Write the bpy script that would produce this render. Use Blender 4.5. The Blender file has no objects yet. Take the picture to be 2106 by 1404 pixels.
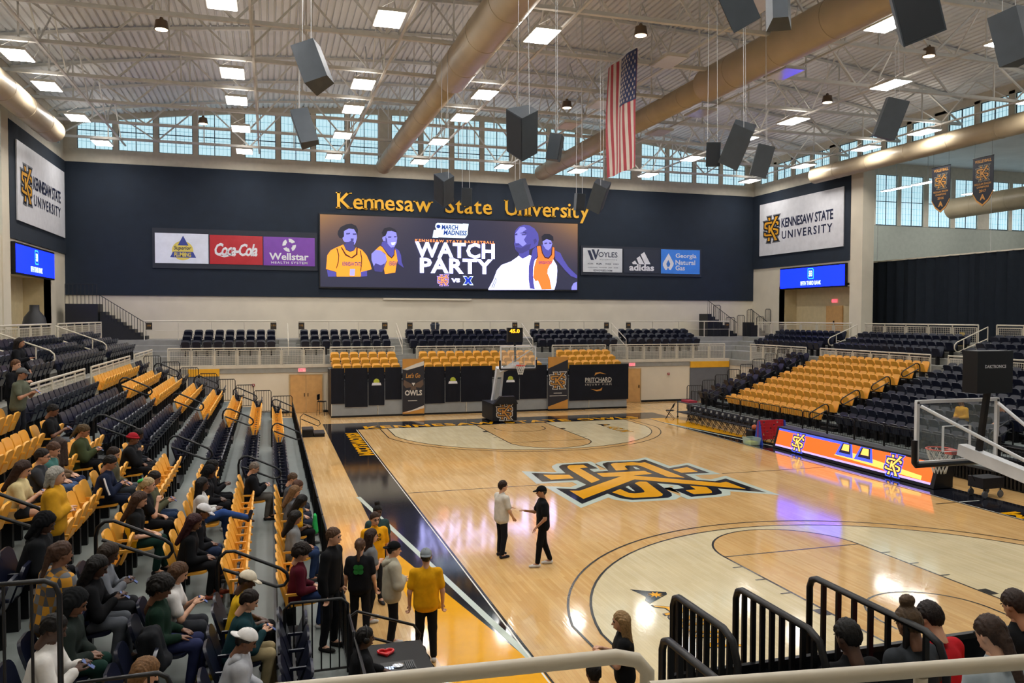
import bpy, math, random
import numpy as np
from mathutils import Matrix, Vector
random.seed(7)
SC = bpy.context.scene
COL = SC.collection
# ------------------------------------------------------------------ camera, world, exposure
F_PX = 1645.55
YAW, PITCH, ROLL = 0.294087, -0.0312727, 0.0022149
CAM = Vector((-11.6627, -24.3458, 5.4413))
fw = Vector((math.sin(YAW)*math.cos(PITCH), math.cos(YAW)*math.cos(PITCH), math.sin(PITCH)))
rt0 = Vector((math.cos(YAW), -math.sin(YAW), 0)); up0 = rt0.cross(fw)
rt = math.cos(ROLL)*rt0 + math.sin(ROLL)*up0; up = -math.sin(ROLL)*rt0 + math.cos(ROLL)*up0
cd = bpy.data.cameras.new('camera'); cd.sensor_width = 36; cd.lens = F_PX*36/2106; cd.clip_start = .05; cd.clip_end = 300
cam = bpy.data.objects.new('camera', cd); COL.objects.link(cam)
cam.matrix_world = Matrix(((rt.x, up.x, -fw.x, CAM.x), (rt.y, up.y, -fw.y, CAM.y), (rt.z, up.z, -fw.z, CAM.z), (0, 0, 0, 1)))
SC.camera = cam
SC.view_settings.view_transform = 'Standard'; SC.view_settings.look = 'None'
SC.view_settings.gamma = 1; SC.view_settings.use_curve_mapping = False
SC.view_settings.exposure = EXPOSURE = 0.0
LIGHT_ON = 50.0      # radiance of a ceiling fixture
PANE_GLOW = 1.05      # daylight in the translucent window panes
SCREEN = 1.0
FILL_SHARE = .1       # strength of an added glow above each fixture that brightens the ceiling
wd = bpy.data.worlds.new('sky'); SC.world = wd; wd.use_nodes = True
wd.node_tree.nodes['Background'].inputs[0].default_value = (.55, .68, .8, 1)
wd.node_tree.nodes['Background'].inputs[1].default_value = 1.0
SC.cycles.use_denoising = True
SC.cycles.use_adaptive_sampling = True; SC.cycles.adaptive_threshold = .1; SC.cycles.adaptive_min_samples = 10
SC.cycles.max_bounces = 4; SC.cycles.diffuse_bounces = 3; SC.cycles.glossy_bounces = 2
SC.cycles.transparent_max_bounces = 8; SC.cycles.sample_clamp_indirect = 6
# ------------------------------------------------------------------ helpers
def lin(h):
    if not isinstance(h, str): return tuple(h)
    v = [int(h[i:i+2], 16)/255 for i in (0, 2, 4)]
    return tuple(c/12.92 if c <= .04045 else ((c+.055)/1.055)**2.4 for c in v)
MATS = {}
def mat(key, col='808080', rough=.5, metal=0, spec=.5, emis=None, es=1, var=.06, scale=3, alpha=1, coat=0, trans=0, bump=0):
    if key in MATS: return MATS[key]
    m = bpy.data.materials.new(key); m.use_nodes = True; nt = m.node_tree; b = nt.nodes['Principled BSDF']
    c = lin(col)
    if var:
        tc = nt.nodes.new('ShaderNodeTexCoord'); n = nt.nodes.new('ShaderNodeTexNoise'); n.inputs['Scale'].default_value = scale; n.inputs['Detail'].default_value = 3
        r = nt.nodes.new('ShaderNodeValToRGB'); r.color_ramp.elements[0].position = .3; r.color_ramp.elements[1].position = .7
        r.color_ramp.elements[0].color = (*[x*(1-var) for x in c], 1); r.color_ramp.elements[1].color = (*[min(1, x*(1+var)) for x in c], 1)
        nt.links.new(tc.outputs['Object'], n.inputs['Vector']); nt.links.new(n.outputs['Fac'], r.inputs[0]); nt.links.new(r.outputs[0], b.inputs['Base Color'])
        if bump:
            bp_ = nt.nodes.new('ShaderNodeBump'); bp_.inputs['Strength'].default_value = bump; bp_.inputs['Distance'].default_value = .02
            nt.links.new(n.outputs['Fac'], bp_.inputs['Height']); nt.links.new(bp_.outputs[0], b.inputs['Normal'])
    else: b.inputs['Base Color'].default_value = (*c, 1)
    b.inputs['Roughness'].default_value = rough; b.inputs['Metallic'].default_value = metal
    b.inputs['Specular IOR Level'].default_value = spec; b.inputs['Coat Weight'].default_value = coat; b.inputs['Coat Roughness'].default_value = .08
    b.inputs['Alpha'].default_value = alpha; b.inputs['Transmission Weight'].default_value = trans
    if emis is not None:
        b.inputs['Emission Color'].default_value = (*lin(emis), 1); b.inputs['Emission Strength'].default_value = es
    MATS[key] = m; return m
class MB:
    def __init__(s): s.v = []; s.f = []
    def add(s, vs, fs):
        n = len(s.v); s.v += [tuple(map(float, p)) for p in vs]; s.f += [tuple(i+n for i in f) for f in fs]; return s
    def box(s, x0, x1, y0, y1, z0, z1):
        return s.add([(x, y, z) for z in (z0, z1) for y in (y0, y1) for x in (x0, x1)],
                     [(0, 2, 3, 1), (4, 5, 7, 6), (0, 1, 5, 4), (2, 6, 7, 3), (0, 4, 6, 2), (1, 3, 7, 5)])
    def bar(s, a, b, w, h=None, up=(0, 0, 1)):
        h = w if h is None else h
        a = Vector(a); b = Vector(b); d = (b-a).normalized(); u = Vector(up)
        if abs(d.dot(u)) > .95: u = Vector((1, 0, 0)) if abs(d.x) < .9 else Vector((0, 1, 0))
        r = d.cross(u).normalized()*(w/2); u = r.cross(d).normalized()*(h/2)
        return s.add([a-r-u, a+r-u, a+r+u, a-r+u, b-r-u, b+r-u, b+r+u, b-r+u],
                     [(3, 2, 1, 0), (4, 5, 6, 7), (0, 1, 5, 4), (1, 2, 6, 5), (2, 3, 7, 6), (3, 0, 4, 7)])
    def tube(s, pts, r, n=8, closed=False, cap=True):
        pts = [Vector(p) for p in pts]; m = len(pts); rr = r if isinstance(r, (list, tuple)) else [r]*m
        nv = None; rings = []
        for i, p in enumerate(pts):
            if closed: t = pts[(i+1) % m]-pts[i-1]
            else: t = pts[min(i+1, m-1)]-pts[max(i-1, 0)]
            t.normalize()
            if nv is None:
                nv = t.cross(Vector((0, 0, 1)))
                if nv.length < .1: nv = t.cross(Vector((1, 0, 0)))
            nv = (nv-t*nv.dot(t)).normalized(); bn = t.cross(nv)
            rings.append([p+(nv*math.cos(2*math.pi*k/n)+bn*math.sin(2*math.pi*k/n))*rr[i] for k in range(n)])
        fs = []
        for i in range(m if closed else m-1):
            j = (i+1) % m
            fs += [(i*n+k, i*n+(k+1) % n, j*n+(k+1) % n, j*n+k) for k in range(n)]
        if cap and not closed: fs += [tuple(range(n))[::-1], tuple((m-1)*n+k for k in range(n))]
        return s.add([q for R in rings for q in R], fs)
    def poly(s, pts, o=(0, 0, 0), rx=(1, 0, 0), uy=(0, 1, 0), depth=0):
        """flat outline (concave ok) placed at o + x*rx + y*uy, optionally thickened along its normal"""
        from mathutils.geometry import tessellate_polygon
        o, rx, uy = Vector(o), Vector(rx), Vector(uy); nrm = rx.cross(uy).normalized()
        a = sum(pts[i][0]*pts[(i+1) % len(pts)][1]-pts[(i+1) % len(pts)][0]*pts[i][1] for i in range(len(pts)))
        if a < 0: pts = pts[::-1]
        tr = tessellate_polygon([[Vector((p[0], p[1], 0)) for p in pts]]); m = len(pts)
        fx = []
        for t in tr:
            A, B, C_ = (pts[i] for i in t)
            fx.append(tuple(t) if (B[0]-A[0])*(C_[1]-A[1])-(B[1]-A[1])*(C_[0]-A[0]) > 0 else tuple(t)[::-1])
        top = [o+rx*p[0]+uy*p[1]+nrm*depth for p in pts]
        if not depth: return s.add(top, fx)
        bot = [o+rx*p[0]+uy*p[1] for p in pts]
        return s.add(top+bot, fx+[tuple(i+m for i in t[::-1]) for t in fx]+[(i, i+m, (i+1) % m+m, (i+1) % m) for i in range(m)])
    def lathe(s, prof, c=(0, 0, 0), n=16, ax=(0, 0, 1)):
        ax = Vector(ax).normalized(); u = ax.orthogonal().normalized(); w = ax.cross(u); c = Vector(c); m = len(prof)
        vs = [c+ax*z+(u*math.cos(2*math.pi*k/n)+w*math.sin(2*math.pi*k/n))*r for r, z in prof for k in range(n)]
        return s.add(vs, [(i*n+k, i*n+(k+1) % n, (i+1)*n+(k+1) % n, (i+1)*n+k) for i in range(m-1) for k in range(n)]+[tuple(range(n))[::-1], tuple((m-1)*n+k for k in range(n))])
    def mesh(s, name, m, smooth=False):
        me = bpy.data.meshes.new(name); me.from_pydata(s.v, [], s.f); me.validate(); me.update()
        for x in (m if isinstance(m, (list, tuple)) else [m]): me.materials.append(x)
        if smooth:
            me.shade_smooth()
            try: me.set_sharp_from_angle(angle=math.radians(45))
            except Exception: pass
        return me
    def build(s, name, m, parent=None, smooth=False):
        o = bpy.data.objects.new(name, s.mesh(name, m, smooth)); COL.objects.link(o)
        if parent is not None:
            o.parent = parent
            if parent.get('_w'): o.location = -parent.location
        return o
def ob(name, me, parent=None, loc=None):
    o = bpy.data.objects.new(name, me); COL.objects.link(o)
    if parent is not None: o.parent = parent
    if loc is not None: o.location = loc
    return o
def tag(o, label, cat, group=None, kind=None):
    if label: o['label'] = label
    if cat: o['category'] = cat
    if group: o['group'] = group
    if kind: o['kind'] = kind
    return o
WORLD_THINGS = []
def thing(name, label, cat, loc=(0, 0, 0), group=None, world=True, rz=0):
    """an Empty at the thing's base; with world=True its parts are modelled in room coordinates"""
    o = bpy.data.objects.new(name, None); COL.objects.link(o); o.location = loc; o.rotation_euler.z = rz
    o.empty_display_size = .2
    if world: o['_w'] = 1; WORLD_THINGS.append(o)
    return tag(o, label, cat, group)
def struct(name, mb, m, parent=None, smooth=False, label=None):
    o = mb.build(name, m, parent, smooth)
    if parent is None: o['kind'] = 'structure'
    if label: o['label'] = label
    return o
def copy_tree(o, loc=None, rz=None, label=None, parent=None):
    c = o.copy(); COL.objects.link(c)
    if parent is not None: c.parent = parent
    if loc is not None: c.location = loc
    if rz is not None: c.rotation_euler.z = rz
    if label: c['label'] = label
    for ch in o.children: copy_tree(ch, parent=c)
    return c
# ------------------------------------------------------------------ lettering: every string is meshed once, then fitted
STRINGS = {}
def prep(strings):
    tmp = []
    for s_ in strings:
        body, bold, shear, sp = s_
        cu = bpy.data.curves.new('t', 'FONT'); cu.body = body; cu.size = 1; cu.offset = bold; cu.shear = shear; cu.space_character = sp
        cu.resolution_u = 2; cu.align_x = 'CENTER'; cu.fill_mode = 'FRONT'
        o = bpy.data.objects.new('t', cu); COL.objects.link(o); tmp.append((s_, o, cu))
    dg = bpy.context.evaluated_depsgraph_get()
    for s_, o, cu in tmp:
        me = bpy.data.meshes.new_from_object(o.evaluated_get(dg))
        v = np.zeros(len(me.vertices)*3); me.vertices.foreach_get('co', v); v = v.reshape(-1, 3)[:, :2]
        STRINGS[s_] = (v, [tuple(p.vertices) for p in me.polygons]); bpy.data.meshes.remove(me)
    for s_, o, cu in tmp: bpy.data.objects.remove(o); bpy.data.curves.remove(cu)
def text_mb(mb, spec, c, rx, uy, w, h, depth=.0):
    """string fitted into a w x h box centred on c"""
    v, fs = STRINGS[spec]; lo, hi = v.min(0), v.max(0); sz = np.maximum(hi-lo, 1e-6)
    if h is None: h = w*sz[1]/sz[0]
    if w is None: w = h*sz[0]/sz[1]
    q = (v-(lo+hi)/2)/sz*np.array([w, h]); c, rx, uy = Vector(c), Vector(rx), Vector(uy); n = rx.cross(uy).normalized()
    P = [c+rx*x+uy*y for x, y in q]
    a, b, d = (q[i] for i in fs[0][:3]); 
    if (b[0]-a[0])*(d[1]-a[1])-(b[1]-a[1])*(d[0]-a[0]) < 0: fs = [f[::-1] for f in fs]
    if depth:
        m = len(P); edges = {}
        for f in fs:
            for i in range(len(f)): e = (f[i], f[(i+1) % len(f)]); edges[e] = edges.get(e, 0)+1
        side = [(e[1], e[0], e[0]+m, e[1]+m) for e in edges if (e[1], e[0]) not in edges]
        mb.add([p+n*depth for p in P]+P, list(fs)+side)
    else: mb.add(P, fs)
    return mb
def text(name, spec, m, c, rx, uy, w, h=None, parent=None, depth=0):
    return text_mb(MB(), spec, c, rx, uy, w, h, depth).build(name, m, parent)
TX = lambda s, bold=0, shear=0, sp=1: (s, bold, shear, sp)
# ------------------------------------------------------------------ node materials for the big surfaces
def wood(key, c1, c2, rough=.2):
    m = bpy.data.materials.new(key); m.use_nodes = True; nt = m.node_tree; b = nt.nodes['Principled BSDF']; L = nt.links.new
    tc = nt.nodes.new('ShaderNodeTexCoord'); mp = nt.nodes.new('ShaderNodeMapping'); mp.inputs['Rotation'].default_value = (0, 0, math.pi/2)
    br = nt.nodes.new('ShaderNodeTexBrick'); br.inputs['Scale'].default_value = 1; br.inputs['Brick Width'].default_value = 1.1; br.inputs['Row Height'].default_value = .062
    br.inputs['Mortar Size'].default_value = .0008; br.offset_frequency = 3; br.offset = .37
    br.inputs['Color1'].default_value = (*lin(c1), 1); br.inputs['Color2'].default_value = (*lin(c2), 1); br.inputs['Mortar'].default_value = (*[x*.6 for x in lin(c1)], 1)
    n = nt.nodes.new('ShaderNodeTexNoise'); n.inputs['Scale'].default_value = 1.3; n.inputs['Detail'].default_value = 6
    mx = nt.nodes.new('ShaderNodeMix'); mx.data_type = 'RGBA'; mx.blend_type = 'MULTIPLY'; mx.inputs[0].default_value = .35
    rm = nt.nodes.new('ShaderNodeMapRange'); rm.inputs[1].default_value = .3; rm.inputs[2].default_value = .7; rm.inputs[3].default_value = .78; rm.inputs[4].default_value = 1.1
    L(tc.outputs['Object'], mp.inputs[0]); L(mp.outputs[0], br.inputs[0]); L(mp.outputs[0], n.inputs[0]); L(n.outputs[0], rm.inputs[0])
    L(br.outputs[0], mx.inputs[6]); L(rm.outputs[0], mx.inputs[7]); L(mx.outputs[2], b.inputs['Base Color'])
    bm = nt.nodes.new('ShaderNodeBump'); bm.inputs['Strength'].default_value = .03; bm.inputs['Distance'].default_value = .02
    n2 = nt.nodes.new('ShaderNodeTexNoise'); n2.inputs['Scale'].default_value = 5; mp2 = nt.nodes.new('ShaderNodeMapping'); mp2.inputs['Scale'].default_value = (4, .5, 1)
    L(tc.outputs['Object'], mp2.inputs[0]); L(mp2.outputs[0], n2.inputs[0]); L(n2.outputs[0], bm.inputs['Height']); L(bm.outputs[0], b.inputs['Normal'])
    b.inputs['Roughness'].default_value = rough; b.inputs['Specular IOR Level'].default_value = .55
    MATS[key] = m; return m
WOOD = wood('maple_floor', 'cfa468', 'dcb67c', .075); PALE = wood('whitewashed_maple', 'd6c69e', 'dfd1ac', .08)
BLACKP = mat('black_court_paint', '14151d', .08, spec=.6, var=.1); GOLDP = mat('gold_court_paint', 'e9a60e', .08, spec=.5, var=.04)
LINEP = mat('dark_court_line', '1d1712', .2); WHITEP = mat('white_court_line', 'dfe0d6', .25); SEAFOAM = mat('pale_logo_edge', 'b9c6ba', .22, var=.03)
BEIGE = mat('beige_block_wall', 'cdc4b0', .75, scale=.8, var=.05); NAVYW = mat('navy_acoustic_wall', '111e2d', .85, scale=1.5, var=.12)
TRIMW = mat('cream_steel', 'c3bbaa', .6, spec=.2); DECK = mat('cream_roof_deck', 'd6d7d8', .7, scale=.6, var=.08); STEEL = mat('cream_roof_steel', 'd0cfcb', .55)
DUCT = mat('tan_duct_fabric', 'b0a084', .42, spec=.5, var=.08, scale=1); CONC = mat('grey_concrete', '8f8e88', .85, spec=.08, var=.08)
TREAD = mat('grey_bleacher_deck', '737b79', .55, var=.06, scale=2); BLACK = mat('black_steel', '0d0e11', .42, spec=.35); RAILW = mat('cream_rail_paint', 'cbc3b0', .4)
GREYP = mat('grey_panel', '84888a', .5); DARKT = mat('dark_window_bar', '2b3b48', .5)
# ------------------------------------------------------------------ floor with its painted court
floor = struct('floor', MB().add([(-18, -22.3, 0), (18, -22.3, 0), (18, 22.3, 0), (-18, 22.3, 0)], [(0, 1, 2, 3)]), WOOD)
def fpoly(pts, z, m, name, both=True):
    for s in ((1, -1) if both else (1,)):
        MB().poly([(x*s, y*s) for x, y in pts], (0, 0, z)).build(name, m, floor)
def fline(pts, w, z, m, name, both=True, closed=False):
    v = []; k = len(pts); fs = []
    for i, p in enumerate(pts):
        a = Vector(pts[i-1] if (closed or i) else pts[0]); b = Vector(pts[(i+1) % k] if (closed or i < k-1) else pts[-1])
        d = (b-a).normalized(); nn = Vector((-d.y, d.x))*w/2
        v += [(p[0]+nn.x, p[1]+nn.y, z), (p[0]-nn.x, p[1]-nn.y, z)]
    for i in range(k if closed else k-1): j = (i+1) % k; fs.append((2*i, 2*i+1, 2*j+1, 2*j))
    for s in ((1, -1) if both else (1,)):
        MB().add([(x*s, y*s, q) for x, y, q in v], fs).build(name, m, floor)
BY = -14.325; HY = BY+1.575
def arc3(r, xc):
    a0 = math.acos(xc/r); y0 = HY+r*math.sin(a0)
    return [(xc, BY), (xc, y0)]+[(r*math.cos(a0+(math.pi-2*a0)*i/40), HY+r*math.sin(a0+(math.pi-2*a0)*i/40)) for i in range(1, 40)]+[(-xc, y0), (-xc, BY)]
key = [(1.83, BY), (1.83, BY+5.79)]+[(1.83*math.cos(math.pi*i/24), BY+5.79+1.83*math.sin(math.pi*i/24)) for i in range(1, 24)]+[(-1.83, BY+5.79), (-1.83, BY)]
fpoly(arc3(6.32, 6.25), .002, PALE, 'court_area'); fpoly(key, .004, WOOD, 'key_area')
fline(arc3(6.32, 6.25), .05, .006, LINEP, 'court_line'); fline(arc3(6.75, 6.6), .05, .006, LINEP, 'court_line'); fline(key, .05, .006, LINEP, 'court_line')
fline([(-1.83, BY+5.79), (1.83, BY+5.79)], .05, .006, LINEP, 'court_line')
fline([(1.22, HY-.35)]+[(1.22*math.cos(math.pi*i/20), HY+1.22*math.sin(math.pi*i/20)) for i in range(21)]+[(-1.22, HY-.35)], .05, .006, LINEP, 'court_line')
for s in (1, -1):
    fpoly([(s*1.86, BY+2.13), (s*2.06, BY+2.13), (s*2.06, BY+2.44), (s*1.86, BY+2.44)], .006, LINEP, 'lane_block')
    for y in (3.35, 4.2, 5.05): fline([(s*1.86, BY+y), (s*2.08, BY+y)], .05, .006, LINEP, 'lane_mark')
fline([(-7.62, 0), (-3.35, 0)], .05, .003, LINEP, 'court_line')
fline([(7.62, -5.75), (6.9, -5.75)], .05, .006, LINEP, 'coach_mark', False); fline([(7.7, -5.75), (8.5, -5.75)], .05, .006, WHITEP, 'coach_mark', False)
# apron: black border, gold corners, white wedge line
fpoly([(-9.15, 16.8), (-9.15, -4.8), (-7.67, -12.95), (-7.67, 14.38), (7.67, 14.38), (9.15, 14.38), (9.15, 16.8)], .002, BLACKP, 'apron_border')
fpoly([(-9.15, -4.8), (-7.67, -12.95), (-7.67, -14.38), (-9.15, -14.38)], .002, GOLDP, 'gold_corner')
fline([(-9.15, -.1), (-7.7, -12.6)], .13, .004, SEAFOAM, 'wedge_line')
fline([(-7.67, -14.38), (-7.67, 14.38), (7.67, 14.38)], .04, .005, LINEP, 'court_line'); fline([(-7.72, -14.3), (-7.72, 14.3)], .03, .006, WHITEP, 'court_line')
prep([TX('KENNESAW STATE OWLS', .035, 0, 1.15), TX('KSUOWLS.COM', .05, 0, .9), TX('ASUN', .03, .25), TX('ASUN', .005, .25)])
for s in (1, -1):
    text('baseline_lettering', TX('KENNESAW STATE OWLS', .035, 0, 1.15), GOLDP, (0, s*14.97, .006), (s, 0, 0), (0, s, 0), 14.6, .92, floor)
    text('sideline_lettering', TX('KSUOWLS.COM', .05, 0, .9), GOLDP, (-s*8.05, s*10.2, .006), (0, -s, 0), (s, 0, 0), 6.2, .6, floor)
# interlocking monogram, traced upright (x right, y up), about 6 units wide
KS = {'gold': [[(-1.52, -2.71), (-1.27, -1.84), (-.65, -1.9), (-.66, -2.72)],
 [(-2.68, -1.38), (-2.9, -1.22), (-2.87, -.67), (-2.31, -.72), (-2.29, -1.04), (-.18, -1.16), (.21, -1.62), (-2.29, -1.48)],
 [(-2.68, .33), (-2.85, .52), (-2.85, 1.28), (-2.64, 1.51), (-2.71, 1.74), (.29, 1.74), (.05, 1.24), (-1.94, 1.25), (-2.21, 1.19), (-2.28, .77), (-2.1, .63), (-1.55, .5), (-1.51, .02)],
 [(-1.23, -.84), (-1.2, .97), (-.61, .98), (-.52, .24), (1.37, 2.43), (1.26, 2.73), (2.43, 2.71), (.07, -.02), (2.27, -2.74), (1.09, -2.73), (1.18, -2.42), (-.52, -.24), (-.59, -.87)],
 [(-1.1, 2.02), (-1.39, 2.76), (-.5, 2.7), (-.5, 2.05)],
 [(.63, -.28), (.43, -.02), (.52, .2), (2.34, -.15), (2.55, -.28), (2.63, -.48), (2.57, -1.25), (2.38, -1.4), (1.68, -1.55), (1.31, -1.11), (1.88, -1.09), (2.01, -.93), (1.97, -.6), (1.82, -.51), (1.31, -.38)],
 [(1.49, 1.26), (1.82, 1.67), (2.35, 1.54), (2.6, 1.4), (2.66, 1.26), (2.63, .75), (2.07, .78), (2.03, 1.16)]],
 'dark': [(-1.94, -2.99), (-1.63, -2.33), (-1.55, -1.87), (-2.6, -1.71), (-2.82, -1.64), (-3.12, -1.4), (-3.14, -.41), (-2.05, -.43), (-2.03, -.78), (-1.53, -.82), (-1.54, -.26), (-2.7, .02), (-2.92, .13), (-3.1, .39), (-3.01, 1.6), (-3.22, 1.99), (-1.37, 2.01), (-1.76, 2.97), (-.21, 2.99), (-.27, 2.06), (.7, 1.95), (1.09, 2.42), (.8, 3), (3.03, 3.04), (2.1, 1.91), (2.56, 1.77), (2.81, 1.61), (2.88, 1.36), (2.91, .5), (1.79, .49), (1.76, .91), (1.29, .95), (.82, .43), (2.29, .17), (2.63, .01), (2.84, -.23), (2.79, -1.4), (2.48, -1.65), (1.81, -1.76), (2.84, -3.01), (.64, -3.01), (.9, -2.45), (.4, -1.89), (-.35, -1.92), (-.44, -3.11)],
 'holes': [[(-2.02, .91), (-1.94, .99), (-1.47, .95), (-1.52, .79)], [(1.09, -.82), (.95, -.65), (1.74, -.8), (1.64, -.85)]]}
def grow(pts, d):
    a = sum(pts[i][0]*pts[(i+1) % len(pts)][1]-pts[(i+1) % len(pts)][0]*pts[i][1] for i in range(len(pts))); d = d if a > 0 else -d; out = []
    for i in range(len(pts)):
        p0, p1, p2 = Vector(pts[i-1]), Vector(pts[i]), Vector(pts[(i+1) % len(pts)])
        e1, e2 = (p1-p0).normalized(), (p2-p1).normalized(); n1, n2 = Vector((e1.y, -e1.x)), Vector((e2.y, -e2.x)); b = n1+n2
        b = b/max(.45, b.length_squared/2)/1 if b.length > .3 else n1
        q = p1+b*d*(1 if b.length < 2 else 2/b.length); out.append((q.x, q.y))
    return out
def monogram(parent, c, rx, uy, size, gold, dark, edge=None, lift=.004, name='monogram'):
    k = size/6; c, rx, uy = Vector(c), Vector(rx)*k, Vector(uy)*k; n = rx.cross(uy).normalized()
    if edge: MB().poly(grow(KS['dark'], .26), c, rx, uy).build(name+'_edge', edge, parent)
    d = MB().poly(KS['dark'], c+n*lift, rx, uy).build(name+'_outline', dark, parent)
    g = MB(); [g.poly(p, c+n*lift*2, rx, uy) for p in KS['gold']]; g.build(name+'_letters', gold, parent)
    if edge: h = MB(); [h.poly(p, c+n*lift*2, rx, uy) for p in KS['holes']]; h.build(name+'_gaps', edge, parent)
    return d
monogram(floor, (0, 0, .004), (0, -1, 0), (1, 0, 0), 6, GOLDP, BLACKP, SEAFOAM, .002, 'centre_logo')
for cx, cy in ((-4.5, -11.5), (4.45, 11.5)):   # small conference logos on the whitewashed area, read from the left side
    c = Vector((cx, cy, .006)); rx = Vector((0, -1, 0)); uy = Vector((1, 0, 0))
    MB().poly([(-1.6, -.32), (-1.44, -.07), (-1.25, .3), (-1.13, .26), (-.76, -.3), (-.94, -.31), (-1.11, -.21), (-1.3, -.24)], c, rx, uy).build('logo_mark', BLACKP, floor)
    st = [((.17 if i % 2 else .07)*math.cos(i*math.pi/9), (.17 if i % 2 else .07)*math.sin(i*math.pi/9)) for i in range(18)]
    MB().poly([(x-1.17, y+.03) for x, y in st], c+Vector((0, 0, .002)), rx, uy).build('logo_star', GOLDP, floor)
    text('logo_lettering', TX('ASUN', .03, .25), LINEP, c+rx*.4, rx, uy, 2.2, .66, floor)
    text('logo_lettering', TX('ASUN', .005, .25), GOLDP, c+rx*.4+Vector((0, 0, .002)), rx, uy, 2.12, .58, floor)
# ------------------------------------------------------------------ bowl terraces and concourse
AI, BI = 17.35, 22.0
RINGS = [(AI-.04, BI-.04, 2.65), (AI+.55, BI+.55, 3.2), (AI+1.35, BI+1.35, 3.48), (AI+2.15, BI+2.15, 3.76), (AI+2.95, BI+2.95, 4.05)]
OUT = (23.05, 28.0)
for i, (a, b, z) in enumerate(RINGS):
    a2, b2 = (RINGS[i+1][0]+.02, RINGS[i+1][1]+.02) if i < 4 else OUT
    zb = RINGS[i-1][2]-.02 if i else 2.28
    mb = MB()
    for (x0, x1, y0, y1) in ((-a2, a2, b, b2), (-a2, a2, -b2, -b), (-a2, -a, -b, b), (a, a2, -b, b)): mb.box(x0, x1, y0, y1, zb, z)
    struct('floor_terrace' if i < 4 else 'floor_concourse', mb, CONC)
# lower wall under the terraces
mb = MB(); mb.box(-AI, AI, 22.0, 22.25, 0, 2.3); mb.box(-AI-.25, -AI, -22, 22.25, 0, 2.3); mb.box(AI, AI+.25, -22, 22.25, 0, 2.3); struct('wall_lower', mb, BEIGE)
mb = MB(); mb.box(-AI, AI, 21.93, 22.0, 2.55, 2.72); struct('trim_1', mb, TRIMW)
mb = MB(); mb.box(-AI, AI, 21.97, 22.0, 0, .12); struct('baseboard_end', mb, BLACK)
# gold banded service openings in the lower wall
for s, (x0, x1) in ((1, (-15.9, -14.3)), (2, (14.45, 17.3))):
    d = MB().box(x0, x1, 21.9, 22.0, 0, 2.15).build('window_%d' % (90+s), mat('dim_grey_opening', '5d6066', .7)); d.name = 'trim_%d' % (s+1); d['kind'] = 'structure'
    MB().box(x0, x1, 21.88, 21.99, 2.15, 2.55).build('gold_band', mat('gold_band', 'dba21f', .5), d)
# doors
WOODD = mat('maple_door', 'c79a5f', .45, var=.08, scale=4)
def door(n, x0, x1, leaves, h=2.13):
    f = MB(); f.box(x0-.06, x0, 21.93, 22, 0, h+.06); f.box(x1, x1+.06, 21.93, 22, 0, h+.06); f.box(x0, x1, 21.93, 22, h, h+.06)
    d = struct('door_%d' % n, f, mat('door_frame', 'b59c72', .5)); w = (x1-x0)/leaves
    for i in range(leaves):
        l = MB().box(x0+i*w+.008, x0+(i+1)*w-.008, 21.95, 21.99, .01, h).build('leaf', WOODD, d)
        hx = x0+(i+1)*w-.1 if i == 0 else x0+i*w+.1
        MB().box(hx-.02, hx+.02, 21.9, 21.95, .92, 1.12).build('handle', BLACK, l)
    return d
door(1, -10.6, -8.85, 2); door(2, 9.95, 10.9, 1)
EXITR = mat('exit_red', 'ff2a2a', .4, emis='ff3344', es=4)
prep([TX('EXIT', .03)])
def exit_sign(c, n, label):
    t = thing('exit_sign', label, 'sign', c)
    MB().box(c[0]-.2, c[0]+.2, c[1]-.03, c[1]+.03, c[2]-.1, c[2]+.1).build('housing', mat('sign_white', 'd8d0c8', .5, emis='ff5566', es=.6), t)
    text('lettering', TX('EXIT', .03), EXITR, (c[0], c[1]-.035, c[2]), (1, 0, 0), (0, 0, 1), .32, .13, t)
exit_sign((-9.95, 21.9, 2.42), 1, 'red lit exit sign above the double maple doors'); exit_sign((10.3, 21.9, 2.42), 2, 'red lit exit sign above the single maple door on the right')
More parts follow.
